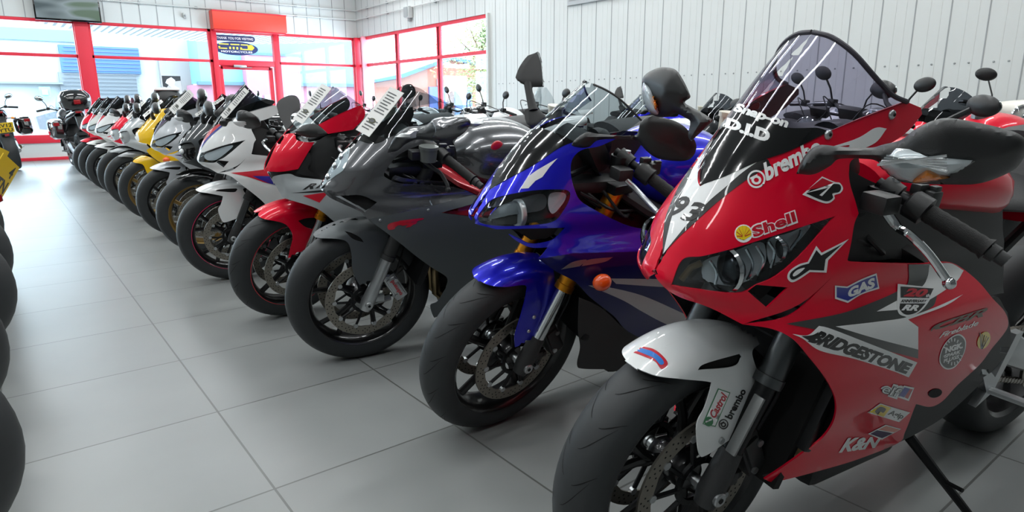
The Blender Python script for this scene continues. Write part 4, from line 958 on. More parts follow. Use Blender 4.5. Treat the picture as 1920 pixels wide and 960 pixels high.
    trace(m, p, F, [(1436, 903, 1), (1544, 884), (1660, 850), (1740, 812), (1800, 770), (1880, 690), (1905, 650), (1900, 590, 1), (1870, 560), (1800, 660), (1700, 740), (1560, 860)], MBK, 12, off=-.012, thick=.004); m.build('inner_panel', root); m.flipped().build('inner_panel', root)
    # near-black sheet whose colour stands for the shaded hollow behind the fork
    m = MB(); m.box((-.20, 0, .45), (.02, .30, .34), HOLE, rot=Matrix.Rotation(-.3, 3, 'Y')); m.build('dark_hollow_sheet', root)
    # fuel tank
    t = MB(); trace
    TK = blob_tank(root, RED, [(-.34, .09, .95, .86), (-.40, .16, .99, .86), (-.52, .19, 1.0, .85), (-.66, .185, .975, .83), (-.76, .13, .91, .80), (-.80, .08, .87, .80)])
    K['tank'] = TK
    # mirrors
    MO = [(1493, 326, 1), (1502, 303), (1515, 285), (1536, 272), (1574, 275), (1630, 277), (1656, 271), (1690, 262), (1715, 243), (1750, 226), (1785, 222), (1860, 236), (1911, 252), (1926, 275), (1911, 309), (1885, 327), (1836, 344), (1780, 346), (1694, 342), (1667, 325), (1645, 303), (1622, 298), (1574, 298), (1555, 312), (1525, 327)]
    LO = [(1651, 301, 1), (1672, 284), (1692, 273), (1780, 277), (1836, 284), (1862, 288, 1), (1840, 303), (1799, 324), (1742, 339), (1694, 337), (1664, 316)]
    yf = lambda x, y: .145+max(0, x-1500)*.00055
    for s in (1,):
        m = MB(); pillow(m, p, MO, yf, BLK, (1, .35, 0), .045, .02, 8)
        l = MB(); pillow(l, p, LO, lambda x, y: yf(x, y)-.002, LEN, (1, .35, 0), .072, .0, 7, power=.3); b = MB(); pillow(b, p, LO, yf, RFL, (1, .35, 0), .058, 0, 7, power=.3)
        pillow(b, p, [(1715, 338), (1735, 310), (1755, 300), (1775, 318), (1788, 330), (1750, 338)], yf, AMB, (1, .35, 0), .064, -.04, 5, power=.3)
        for q in range(5): a0 = p.at(1665+q*4, 300-q*4, yf(1665, 300)); a1 = p.at(1790, 283+q*7, yf(1790, 300)); b.tube([a0+np.array([.062, .021, 0]), a1+np.array([.062, .021, 0])], .002, CHR, 5)
        if s < 0: m, l, b = m.flipped(), l.flipped(), b.flipped()
        mm = m.build('mirror', root); ib = b.build('indicator', mm); l.build('indicator_lens', ib)
    RO = [(1204, 152), (1211, 139), (1229, 129), (1246, 126), (1267, 131), (1281, 150), (1292, 173), (1294, 183), (1284, 192), (1299, 202), (1321, 214), (1337, 226, 1), (1296, 265, 1), (1290, 254), (1294, 229), (1285, 221), (1267, 213), (1254, 219), (1233, 219), (1217, 210), (1205, 188)]
    RL = [(1207, 151, 1), (1225, 167), (1236, 194), (1238, 211), (1231, 217), (1217, 210), (1206, 194), (1203, 169)]
    yr = lambda x, y: -.135-max(0, 1330-x)*.0017
    fv = p.C-p.at(1245, 170, yr(1245, 170)); fv = tuple(fv/np.linalg.norm(fv))
    m = MB(); pillow(m, p, RO, yr, BLK, fv, .05, .03, 5); mm = m.build('mirror', root)
    b = MB(); pillow(b, p, RL, yr, RFL, fv, .046, -.0, 4, power=.35); pillow(b, p, [(1222, 175), (1232, 185), (1235, 205), (1228, 208), (1222, 195)], yr, AMB, fv, .054, -.05, 4, power=.3); ib = b.build('indicator', mm)
    b = MB(); pillow(b, p, RL, yr, LEN, fv, .058, -.0, 4, power=.35); b.build('indicator_lens', ib)
    G0 = p.at(1739, 399, .215); G1 = p.at(1852, 468, .315)
    make_bars(root, p, G0, G1, [p.at(1650, 380, .17), p.at(1682, 425, .20), p.at(1705, 440, .225), p.at(1742, 477, .26), p.at(1780, 531, .30)], leverm=CHR)
    make_cockpit(root, -.20, .97)
    return root, K
POSE_A = Pose(1.058, .822, 171.9, 8.5, 0)
bikeA, KA = build_a(POSE_A)
tag(bikeA, 'glossy red sport bike with white front fender and racing stickers, nearest the camera', 'motorcycle', 'sport bikes in the main row')
# ------------------------------------------------------------------ other sport bikes of the main row
LOW = [(-.10, .10, .10), (-.06, .20, .155), (0, .30, .175), (.04, .40, .19), (.08, .50, .21), (.10, .60, .222)]
def form_of(prof, low=LOW): return Form(low+prof)
FORM_B = form_of([(.12, .68, .222), (.125, .72, .205), (.145, .752, .19), (.128, .79, .19), (.096, .837, .185), (.052, .90, .172), (.005, .96, .16), (-.06, 1.02, .148, .9), (-.12, 1.075, .138, .85), (-.19, 1.134, .13, .8), (-.27, 1.20, .125, .7)])
FORM_C = form_of([(.115, .68, .215), (.135, .72, .20), (.148, .761, .17), (.12, .805, .175), (.093, .852, .175), (.038, .915, .168), (-.02, .975, .155), (-.08, 1.04, .145, .9), (-.146, 1.12, .13, .8), (-.21, 1.19, .125, .7)])
FORM_D = form_of([(.09, .66, .215), (.085, .71, .20), (.092, .755, .17), (.082, .80, .17), (.05, .86, .168), (0, .92, .162), (-.05, .975, .155), (-.115, 1.04, .15, .9), (-.18, 1.10, .145, .8), (-.243, 1.146, .14, .75), (-.31, 1.2, .13, .7)])
FORM_E = form_of([(.10, .68, .215), (.115, .72, .20), (.12, .755, .18), (.108, .80, .18), (.075, .85, .175), (.02, .91, .168), (-.035, .965, .155), (-.10, 1.04, .145, .9), (-.17, 1.11, .135, .8), (-.22, 1.16, .13, .75), (-.28, 1.21, .125, .7)])
def fender(root, p, out, m, slot=None, hole=HOLE, step=6, **kw):
    FF = fender_form(p, **kw); mb = MB(); trace(mb, p, FF, out, m, step, holes=[slot] if slot else [], thick=.003); mirrored_steer(mb, p)
    if slot: trace(mb, p, FF, slot, hole, step, off=-.006, thick=.001)
    return mb.build('front_fender', root), FF
def mirror_of(root, p, poly, yf, m, fwd=(1, .3, 0), b=.03, k=.02, step=6, glass=None, lens=None, flip=False):
    mb = MB(); pillow(mb, p, poly, yf, m, fwd, b, k, step); o = mb.build('mirror', root)
    if glass: g = MB(); pillow(g, p, glass, yf, MIR, (-1, 0, 0), .012, 0, step); g.build('mirror_glass', o)
    if lens: g = MB(); pillow(g, p, lens, yf, RFL, fwd, b+.012, 0, step, power=.3); g.build('indicator', o)
    return o
# ---- 2. blue bike
def build_b(p):
    root = p.root('sport_motorcycle'); F = FORM_B
    make_chassis(root, p, rimm=GUN, frame=MBK, tailm=BLU)
    make_wheel(root, 'front_wheel', (0, 0, .30), .30, .06, GUN, p, True, '5', .155, tread=15)
    make_fork(root, p, GLD, CHR, MBK, y=.105, t_in=.27)
    f, FF = fender(root, p, [(887, 514), (907, 497), (945, 480), (987, 474), (1018, 484), (1036, 500), (1041, 535), (1043, 545), (1043, 561), (1028, 599), (1003, 628), (984, 657, 1), (966, 651, 1), (966, 628), (978, 587), (987, 549), (984, 535), (949, 538), (920, 535), (895, 524)], BLU)
    b = MB()
    for q in ((1000, 594), (990, 620)):
        h = cast(p, FF, *q)
        if h: b.ball(tuple(h[0]+h[1]*.003), (.006, .005, .006), ALU, 12, 8)
    if b.v: b.build('fender_bolt', f)
    m = MB(); HL = [(895, 408), (903, 394), (922, 374), (957, 364), (1001, 357), (1045, 355), (1066, 358), (1069, 371), (1057, 395), (1039, 415), (1001, 422), (943, 424), (902, 419)]
    cav = [(931, 430, 1), (1060, 427, 1), (1045, 443), (1027, 453), (995, 457), (968, 446)]
    trace(m, p, F, [(918, 356, 1), (957, 332), (998, 310), (1038, 283), (1074, 267), (1121, 259), (1160, 258, 1), (1124, 274), (1097, 279), (1080, 289), (1071, 305), (1071, 331), (1078, 357), (1089, 377), (1118, 395), (1147, 410), (1179, 424), (1210, 430, 1), (1260, 470, 1), (1075, 475, 1), (1009, 486, 1), (1027, 464, 1), (995, 464), (969, 452), (946, 435), (915, 426), (887, 418), (881, 410), (884, 385), (900, 340)], BLU, 7, holes=[HL, cav])
    trace(m, p, F, [(1009, 485, 1), (1075, 474, 1), (1260, 468, 1), (1330, 480), (1400, 520), (1400, 600), (1340, 680, 1), (1193, 630), (1150, 592), (1106, 557), (1079, 529), (1041, 508)], DBL, 10)
    P2 = lambda pl, mt, o=.0012, st=6, sm_=True: trace(m, p, F, pl, mt, st, off=o, thick=.0003, smooth=sm_)
    P2([(976, 354, 1), (990, 331, 1), (1007, 319, 1), (1045, 297, 1), (1030, 314, 1), (1017, 332, 1), (1004, 339, 1), (991, 353, 1)], SWH, .0014, 4, False)
    P2([(1052, 505, 1), (1074, 491), (1100, 487), (1087, 499, 1)], ALU); P2([(1090, 499, 1), (1103, 487), (1149, 482, 1), (1133, 491)], ALU)
    P2([(1145, 522, 1), (1230, 523, 1), (1260, 526), (1260, 538), (1155, 532, 1)], SLV); P2([(1103, 535, 1), (1133, 537), (1204, 554), (1282, 588), (1320, 605), (1330, 640, 1), (1250, 608), (1204, 584), (1166, 562)], SLV)
    m.mirror(); trace(m, p, F, cav, HOLE, 8, off=-.03, thick=.002, smooth=False)
    cw = m.build('front_fairing', root)
    m = MB(); trace(m, p, F, [(1087, 560, 1), (1130, 580), (1193, 630), (1340, 680, 1), (1300, 720), (1135, 694, 1), (1093, 693), (1083, 686), (1089, 654), (1085, 620)], MBK, 9, off=-.004); m.mirror(); m.build('belly_panel', root)
    m = MB(); trace(m, p, F, [(1071, 290, 1), (1160, 262), (1300, 280), (1300, 480, 1), (1080, 400)], BLK, 14, off=-.12, thick=.004); m.build('inner_panel', root); m.flipped().build('inner_panel', root)
    for s in (1, -1):
        l = MB(); trace(l, p, F, HL, LEN, 7, off=-.002, thick=.002); b = MB(); trace(b, p, F, HL, LBK, 7, off=-.04, thick=.003); trace(b, p, F, [(1034, 362), (1062, 362), (1062, 378), (1040, 402), (1030, 385)], RFL, 5, off=-.02, thick=.003)
        h = cast(p, F, 965, 398)
        if h: b.lathe([(.040, -.012), (.040, .0), (.036, .003), (.029, -.004), (.0, -.006)], tuple(h[0]+h[1]*-.030), mat('pale lamp ring', 'b9bcbd', .3, .3), 28, 'x')
        trace(b, p, F, [(904, 405), (925, 382), (960, 370), (1020, 362), (1022, 392), (960, 400)], mat('grey lamp reflector', '85888a', .3, .6), 7, off=-.032, thick=.002)
        if s < 0: l = l.flipped(); b = b.flipped()
        hb = b.build('headlight', cw); l.build('headlight_lens', hb)
        i = MB(); h = cast(p, F, 1118, 521)
        if h: i.ball((h[0].x, h[0].y*1+.03, h[0].z), (.030, .022, .026), AMD, 18, 12); i.tube([(h[0].x-.01, h[0].y-.02, h[0].z), (h[0].x-.008, h[0].y+.025, h[0].z)], .012, MBK, 10)
        if s < 0: i = i.flipped()
        i.build('indicator', cw)
    m = MB(); trace(m, p, F, [(918, 355, 1), (934, 318), (962, 280), (985, 258), (1020, 219), (1060, 182), (1095, 157), (1105, 155), (1137, 169), (1165, 188), (1202, 225, 1), (1160, 256), (1121, 261), (1074, 268), (1038, 284), (998, 311), (957, 333)], CLR, 8, off=.002, thick=.0025); m.mirror()
    trace(m, p, F, [(918, 355, 1), (934, 318), (962, 280), (990, 250), (1012, 242), (1040, 250), (1056, 268), (1038, 284), (998, 311), (957, 333)], PBK, 7, off=.0035, thick=.001, both=True)
    ws = m.build('windscreen', root)
    e = MB(); pts = [h[0]+h[1]*.002 for h in [cast(p, F, *q) for q in sm([(1105, 156), (1137, 170), (1165, 189), (1202, 226)], 4, False)] if h]; e.tube(pts, .003, MBK, 6); e.mirror(); e.build('screen_edge', ws)
    # mirrors
    mirror_of(root, p, [(1071, 272, 1), (1080, 260), (1100, 248), (1121, 251), (1190, 254), (1200, 230), (1217, 217), (1236, 219), (1267, 228), (1290, 245), (1305, 275), (1290, 300), (1246, 300), (1222, 291), (1200, 270), (1190, 262), (1125, 262), (1103, 276), (1080, 276)], lambda x, y: .16+max(0, x-1075)*.00085, BLK, b=.035)
    ym = lambda x, y: -.13-max(0, 235-y)*.0011
    mm = mirror_of(root, p, [(1007, 97, 1), (1012, 106), (1018, 163, 1), (994, 163), (984, 159), (977, 149), (979, 137), (986, 121), (998, 104)], ym, BLK, (1, -.3, 0), b=.045)
    m = MB(); m.tube([p.at(989, 155, ym(0, 155)), p.at(993, 180, ym(0, 180)), p.at(1000, 207, ym(0, 207))], [.013, .012, .016], BLK, 12, flat=.7); m.build('mirror_stalk', mm)
    m = MB(); pillow(m, p, [(990, 203, 1), (1003, 200, 1), (1022, 219, 1), (997, 243, 1), (991, 222)], ym, BLK, (1, -.3, 0), .03, .02, 5); m.build('mirror_base', mm)
    m = MB(); m.tube([p.at(1008, 98, ym(0, 98)), p.at(1014, 120, ym(0, 120)), p.at(1018, 162, ym(0, 162))], .0035, CHR, 8); m.build('mirror_rim', mm)
    blob_tank(root, BLU, [(-.36, .08, .93, .82), (-.42, .15, .985, .78), (-.54, .18, 1.01, .76), (-.66, .175, .99, .76), (-.76, .12, .91, .78), (-.80, .08, .87, .80)])
    make_bars(root, p, p.at(1222, 335, .215), p.at(1300, 395, .33), [p.at(1165, 325, .17), p.at(1175, 338, .19), p.at(1190, 352, .21), p.at(1212, 376, .25), p.at(1235, 400, .30)], leverm=ALU)
    make_cockpit(root, -.20, .95)
    return root
bikeB = build_b(Pose(1.201, 1.636, 169.6, 12.6, 11.3))
tag(bikeB, 'metallic blue sport bike with gold fork and clear screen, second from the camera', 'motorcycle', 'sport bikes in the main row')
# ---- 3. grey bike
def build_c(p):
    root = p.root('sport_motorcycle'); F = FORM_C
    make_chassis(root, p, rimm=GUN, frame=RED2, tailm=WHT, seatm=SEAT)
    make_wheel(root, 'front_wheel', (0, 0, .30), .30, .06, GUN, p, True, 'Y', .16, tread=0)
    make_fork(root, p, MBK, ALU, ALU, y=.105, t_in=.20, caliper=ALU, text='brembo', r_in=.024)
    fender(root, p, [(589, 440), (604, 427), (630, 414), (655, 407), (684, 405), (712, 420), (727, 436), (727, 457), (714, 490, 1), (700, 520), (688, 541), (675, 535), (662, 509), (659, 477), (652, 455), (633, 448), (597, 446)], MGR, [(646, 433, 1), (660, 437), (676, 446), (683, 455, 1), (662, 448)])
    m = MB(); cav = [(627, 368, 1), (675, 366), (707, 379, 1), (683, 399, 1), (674, 392), (640, 374)]; HC_ = [(602, 352, 1), (612, 330), (627, 305), (647, 282), (656, 277, 1), (654, 292), (645, 317), (627, 331), (614, 341)]
    trace(m, p, F, [(601, 352, 1), (611, 328), (626, 303), (648, 279), (668, 260, 1), (700, 268), (735, 255), (770, 240), (815, 225, 1), (820, 240), (815, 262, 1), (790, 271), (760, 283), (740, 297), (725, 317), (720, 328), (725, 334), (745, 343), (775, 346), (840, 350), (890, 357), (940, 340, 1), (940, 352, 1), (885, 366), (775, 394), (690, 411, 1), (684, 405, 1), (674, 396), (640, 381), (618, 370), (604, 357)], GRY, 6, holes=[cav])
    m.mirror(); trace(m, p, F, cav, HOLE, 6, off=-.025, thick=.002, smooth=False)
    cw = m.build('front_fairing', root)
    l = MB(); trace(l, p, F, HC_, RFL, 5, off=.001, thick=.002, both=True); trace(l, p, F, HC_, LEN, 6, off=.007, thick=.002, both=True)
    for q in ((615, 333), (628, 312), (640, 295)):
        h = cast(p, F, *q)
        if h: l.ball(tuple(h[0]), (.010, .016, .016), CHR, 14, 8)
    l.build('headlight', cw)
    m = MB(); tri = [(827, 399, 1), (880, 384, 1), (930, 372, 1), (930, 412, 1), (880, 406, 1)]
    trace(m, p, F, [(690, 411, 1), (775, 394), (885, 366), (1000, 335, 1), (1080, 360, 1), (1080, 560, 1), (960, 570), (850, 588), (820, 594), (813, 594), (807, 573), (821, 565), (836, 541, 1), (838, 521), (810, 502), (781, 481), (740, 448)], MGR, 9, holes=[tri])
    decal(m, p, F, 'F4', [(728, 430), (783, 424), (790, 409), (735, 415)], SRD, .05, .4, .002); trace(m, p, F, [(728, 430), (733, 418), (789, 409), (788, 413), (745, 420), (740, 429)], SRD, 4, off=.0018, thick=.0003)
    for q in ((713, 413), (803, 394)):
        h = cast(p, F, *q)
        if h: m.ball(tuple(h[0]), (.006, .004, .006), ALU, 10, 6)
    m.mirror(); trace(m, p, F, tri, RED2, 8, off=-.02, thick=.002, smooth=False); m.build('side_fairing', root)
    m = MB(); trace(m, p, F, [(725, 317, 1), (760, 262), (815, 250), (900, 260, 1), (900, 380, 1), (775, 360)], BLK, 12, off=-.11, thick=.004); m.build('inner_panel', root); m.flipped().build('inner_panel', root); m = MB(); trace(m, p, F, [(742, 330, 1), (770, 338), (840, 345), (840, 352), (770, 347), (738, 338)], GRY, 6, off=-.02, thick=.003); m.build('inner_trim', root); m.flipped().build('inner_trim', root)
    m = MB(); trace(m, p, F, [(668, 261, 1), (690, 228), (712, 198), (740, 176), (765, 170), (800, 176), (835, 190), (872, 218, 1), (815, 227), (770, 242), (735, 256), (700, 270)], CLR, 7, off=.002, thick=.0025); m.mirror()
    trace(m, p, F, [(668, 262, 1), (680, 254), (695, 252), (712, 255), (722, 262), (700, 269)], PBK, 5, off=.003, thick=.001, both=True); m.build('windscreen', root)
    yf = lambda x, y: .15+max(0, x-726)*.0018
    mirror_of(root, p, [(726, 287, 1), (735, 265), (745, 250), (765, 238), (797, 235), (813, 224), (827, 222), (871, 220), (880, 234), (859, 255), (823, 264), (807, 264), (780, 262), (760, 270), (745, 282)], yf, mat('charcoal mirror shell', '3a3d40', .35, .3, .5), b=.03, lens=[(748, 256), (765, 246), (795, 242), (788, 258), (762, 261)])
    m = MB(); pillow(m, p, [(808, 228, 1), (818, 221), (840, 219), (871, 219), (881, 233), (860, 256), (826, 265), (812, 258), (818, 242)], yf, GRY, (1, .3, 0), .042, .024, 5); m.build('mirror_shell', [o for o in root.children if o.name.startswith('mirror')][-1])
    mirror_of(root, p, [(555, 1, 1)] and [(752, 172), (758, 160), (770, 158), (778, 168), (776, 180), (764, 186), (755, 182)], lambda x, y: -.30, BLK, (1, -.3, 0), b=.02)
    T = blob_tank(root, GRY, [(-.36, .10, .94, .80), (-.44, .17, .99, .76), (-.58, .20, 1.01, .74), (-.70, .18, .985, .75), (-.80, .11, .90, .78)])
    m = MB(); m.ball((-.50, .165, .935), (.028, .01, .028), SRD, 18, 10); m.build('tank_badge', T)
    make_bars(root, p, p.at(838, 298, .22), p.at(888, 338, .33), [p.at(780, 290, .17), p.at(812, 315, .2), p.at(826, 325, .21), p.at(838, 345, .24), p.at(840, 356, .25)], leverm=MBK)
    c = MB(); a = p.at(803, 302, .20); c.tube([a, a+[0, 0, .045], a+[0, 0, .046], a+[0, 0, .056]], [.03, .032, .036, .036], mat('smoked reservoir', '6b6f6d', .3), 18); c.build('fluid_reservoir', root)
    make_cockpit(root, -.20, .93)
    return root
bikeC = build_c(Pose(1.104, 2.478, 169.7, 11, 0))
tag(bikeC, 'gunmetal grey sport bike with matt grey side fairing, third from the camera', 'motorcycle', 'sport bikes in the main row')
# ---- 4. red and silver bike
def build_d(p):
    root = p.root('sport_motorcycle'); F = FORM_D
    make_chassis(root, p, rimm=GUN, frame=DRK, tailm=WHT, simple=True)
    make_wheel(root, 'front_wheel', (0, 0, .30), .30, .06, GUN, p, True, '5', .16, tread=15, lip=SRD)
    make_fork(root, p, GLD, CHR, MBK, y=.105, t_in=.27)
    fender(root, p, [(484, 402), (494, 392), (514, 382), (544, 376), (572, 379), (590, 390), (603, 402), (600, 420), (588, 434), (590, 448), (572, 467), (549, 492), (542, 503, 1), (537, 500, 1), (544, 469), (549, 446), (544, 430), (530, 418), (494, 410)], RED, [(559, 414, 1), (575, 409), (600, 408, 1), (589, 431, 1), (572, 425)])
    m = MB()
    trace(m, p, F, [(495, 321, 1), (505, 300), (515, 277), (525, 260), (538, 251), (552, 252), (556, 262), (570, 266), (589, 267, 1), (572, 295), (559, 317, 1), (527, 322)], RED, 5)
    trace(m, p, F, [(597, 234, 1), (635, 214), (676, 197, 1), (684, 208), (682, 222), (662, 243, 1), (615, 251, 1), (606, 242)], RED, 5)
    m.mirror(); m.build('front_fairing', root)
    m = MB(); trace(m, p, F, [(495, 322, 1), (527, 324), (559, 319), (575, 295), (590, 268), (615, 252), (662, 244), (700, 250, 1), (700, 340, 1), (603, 338), (560, 333), (542, 327), (512, 332), (503, 340)], MBK, 8, off=-.02); m.build('inner_panel', root); m.flipped().build('inner_panel', root); m = MB(); trace(m, p, F, [(556, 325, 1), (567, 300), (578, 285), (584, 300), (578, 318), (600, 330), (575, 330)], BLK, 6, off=-.005); m.build('intake_panel', root); m.flipped().build('intake_panel', root)
    m = MB(); trace(m, p, F, [(509, 336, 1), (515, 330), (542, 326), (560, 332), (602, 337), (650, 345), (760, 350, 1), (760, 400, 1), (640, 424, 1), (627, 416), (594, 391), (535, 372), (526, 363), (517, 348)], SLV, 7)
    P2 = lambda pl, mt, o=.0012: trace(m, p, F, pl, mt, 5, off=o, thick=.0003)
    P2([(568, 367, 1), (616, 360, 1), (599, 380, 1)], SRD); P2([(545, 362, 1), (606, 356), (630, 352), (606, 360)], SBK)
    decal(m, p, F, 'R1', [(567, 356), (606, 352), (610, 342), (574, 345)], SBK, .04, .4)
    m.mirror(); m.build('side_fairing', root)
    m = MB(); trace(m, p, F, [(640, 424, 1), (700, 410), (780, 440), (780, 560, 1), (700, 560), (660, 500), (627, 430)], MBK, 10); m.mirror(); m.build('belly_panel', root)
    m = MB(); trace(m, p, F, [(540, 250, 1), (560, 225), (590, 190), (618, 166), (626, 163), (645, 174), (676, 196, 1), (640, 213), (598, 233), (575, 248)], CLR, 6, off=.002, thick=.0025); m.mirror(); m.build('windscreen', root)
    mirror_of(root, p, [(552, 248, 1), (565, 237), (587, 232), (602, 240), (612, 252), (585, 258), (563, 254)], lambda x, y: .12+max(0, x-552)*.002, MBK, b=.02)
    mirror_of(root, p, [(540, 250, 1), (532, 235), (524, 216), (519, 198), (526, 186), (547, 178), (560, 186), (563, 207, 1), (547, 214), (545, 226), (556, 241, 1)], lambda x, y: -.12-max(0, 245-y)*.0022, MBK, (1, -.3, 0), b=.025)
    blob_tank(root, WHT, [(-.36, .08, .93, .82), (-.42, .15, .985, .78), (-.54, .18, 1.01, .76), (-.66, .175, .99, .76), (-.76, .12, .91, .78)])
    make_bars(root, p, (-.30, .21, .90), (-.38, .33, .86), [(-.24, .17, .91), (-.21, .22, .90), (-.23, .28, .88), (-.27, .34, .87)])
    make_cockpit(root, -.20, .97)
    return root
bikeD = build_d(Pose(1.073, 3.218, 170, 8.8, 16))
tag(bikeD, 'red and silver sport bike with gold fork, fourth from the camera', 'motorcycle', 'sport bikes in the main row')
# ---- plain bike of the first bike's make, white with a red and blue flash (5th in the row)
def build_a_plain(root_pose):
    p = POSE_A; F = FORM_A; root = root_pose.root('sport_motorcycle'); q = Pose(1.058, .822, 171.9, 8.5, 0)
    make_chassis(root, root_pose, rimm=GUN, tailm=WHT, simple=True)
    make_wheel(root, 'front_wheel', (0, 0, .30), .30, .06, GUN, q, True, 'Y', .16, lip=MAG, tread=0)
    make_fork(root, q, MBK, mat('fork tube grey', '55585a', .3, .8), MBK, y=.105, t_in=.25)
    ob = {}
    FF = fender_form(p); m = MB()
    slot = [(1308, 694, 1), (1322, 682), (1388, 663, 1), (1392, 669, 1), (1376, 687)]
    out = [(1160, 654), (1174, 632), (1205, 606), (1255, 588), (1297, 580), (1347, 582), (1392, 598), (1413, 622), (1424, 645, 1), (1411, 658), (1415, 681), (1429, 713, 1), (1420, 739), (1372, 822, 1), (1324, 854), (1311, 849), (1307, 797), (1322, 764), (1334, 724), (1329, 716), (1280, 711), (1230, 704), (1188, 687), (1166, 670)]
    trace(m, p, FF, out, WHT, 12, holes=[slot], thick=.003); mirrored_steer(m, p); trace(m, p, FF, slot, HOLE, 9, off=-.006, thick=.001); m.build('front_fender', root)
    m = MB(); cav = [(1402, 546, 1), (1418, 534, 1), (1478, 539, 1), (1438, 577, 1)]
    trace(m, p, F, COWL_A, WHT, 13, holes=[HL_A, cav])
    trace(m, p, F, [(1313, 352, 1), (1262, 440), (1244, 478, 1), (1300, 415), (1345, 372), (1430, 308, 1), (1400, 308), (1345, 337)], SRD, 10, off=.002, thick=.0004); trace(m, p, F, [(1252, 470, 1), (1300, 418), (1345, 375), (1440, 305, 1), (1450, 310, 1), (1350, 388), (1290, 445)], SBL, 10, off=.0026, thick=.0004)
    m.mirror(); trace(m, p, F, cav, HOLE, 9, off=-.03, thick=.002, smooth=False); cw = m.build('front_fairing', root)
    for s in (1, -1):
        l = MB(); trace(l, p, F, HL_A, LEN, 12, off=-.002, thick=.002); b = MB(); trace(b, p, F, HL_A, LBK, 12, off=-.03, thick=.003); trace(b, p, F, [(1300, 495), (1380, 472), (1500, 437), (1470, 480), (1400, 530), (1330, 530)], RFL, 10, off=-.012, thick=.003)
        if s < 0: l = l.flipped(); b = b.flipped()
        hb = b.build('headlight', cw); l.build('headlight_lens', hb)
    m = MB(); trace(m, p, F, SIDE_A, WHT, 13, off=-.0004, thick=.004)
    trace(m, p, F, [(1474, 607, 1), (1575, 588), (1760, 530), (1800, 560, 1), (1721, 640, 1), (1640, 651), (1560, 625)], SRD, 12, off=.002, thick=.0004); trace(m, p, F, [(1580, 618, 1), (1780, 590, 1), (1721, 671, 1), (1640, 650)], SBL, 12, off=.003, thick=.0004)
    m.mirror(); m.build('side_fairing', root)
    m = MB(); trace(m, p, F, [(1592, 300, 1), (1600, 405), (1586, 496, 1), (1800, 505), (1870, 560), (1915, 560, 1), (1915, 385, 1), (1860, 372), (1700, 350)], BLK, 22, off=-.035, thick=.004)
    trace(m, p, F, [(1436, 903, 1), (1544, 884), (1660, 850), (1740, 812), (1800, 770), (1880, 690), (1905, 650), (1900, 590, 1), (1870, 560), (1800, 660), (1700, 740), (1560, 860)], MBK, 18, off=-.012, thick=.004); m.build('inner_panel', root); m.flipped().build('inner_panel', root)
    m = MB(); trace(m, p, F, [(1313, 349, 1), (1333, 276), (1352, 236), (1385, 200), (1425, 145), (1478, 84), (1525, 61), (1600, 100), (1640, 145), (1672, 178), (1700, 191, 1), (1620, 222), (1553, 247), (1480, 283), (1420, 304), (1360, 331)], SMD, 14, off=.002, thick=.0025); m.mirror(); m.build('windscreen', root)
    yf = lambda x, y: .145+max(0, x-1500)*.00055
    for s in (1, -1):
        m = MB(); pillow(m, p, [(1493, 326, 1), (1515, 285), (1574, 275), (1630, 277), (1690, 262), (1750, 226), (1860, 236), (1926, 275), (1885, 327), (1780, 346), (1694, 342), (1645, 303), (1574, 298), (1525, 327)], yf, BLK, (1, .35, 0), .045, .02, 14)
        l = MB(); pillow(l, p, [(1651, 301, 1), (1692, 273), (1780, 277), (1862, 288, 1), (1799, 324), (1694, 337)], yf, RFL, (1, .35, 0), .05, .0, 12, power=.35)
        if s < 0: m, l = m.flipped(), l.flipped()
        mm = m.build('mirror', root); l.build('indicator', mm)
    blob_tank(root, WHT, [(-.34, .09, .93, .82), (-.40, .16, .99, .78), (-.52, .19, 1.015, .76), (-.66, .185, .995, .76), (-.76, .13, .92, .78)])
    make_bars(root, p, (-.31, .21, .90), (-.38, .33, .86), [(-.24, .17, .90), (-.19, .22, .89), (-.22, .30, .85)], leverm=CHR)
    make_cockpit(root, -.20, .97)
    return root
pose5 = Pose(1.05, 4.165, 170, 8.5, 0)
bikeW = build_a_plain(pose5)
GM = 'sport bikes in the main row'
tag(bikeW, 'white sport bike with red and blue flash, fifth from the camera', 'motorcycle', GM)
def mx(pose):
    m = Matrix.Identity(4)
    for i in range(3):
        for j in range(3): m[i][j] = pose.M[j, i]
        m[i][3] = pose.O[i]
    return m
bk7 = clone(bikeW, mx(Pose(1.10, 5.9, 170, 8.5)), 'silver grey sport bike with slotted fender, just before the yellow bike', GM, {WHT: mat('light silver paint', 'c9cdd2', .3, .3, 1), MAG: GUN, SRD: mat('purple vinyl', '3a2350', .4), SBL: SGY})
bk11 = clone(bikeW, mx(Pose(1.10, 9.5, 170, 8.5)), 'white sport bike with slotted white fender, third from the far end of the main row', GM, {MAG: GUN, SRD: SRD, SBL: SRD})
bk12 = clone(bikeW, mx(Pose(1.10, 10.4, 170, 8.5)), 'pale silver sport bike with red panel, second from far end of main row', GM, {WHT: mat('pale silver paint', 'd4d6d2', .3, .2, 1), MAG: GUN, SBL: SRD})
bk13 = clone(bikeW, mx(Pose(1.10, 11.2, 170, 8.5)), 'red sport bike at the far end of the main row', GM, {WHT: RED, MAG: GUN, SBL: SWH})
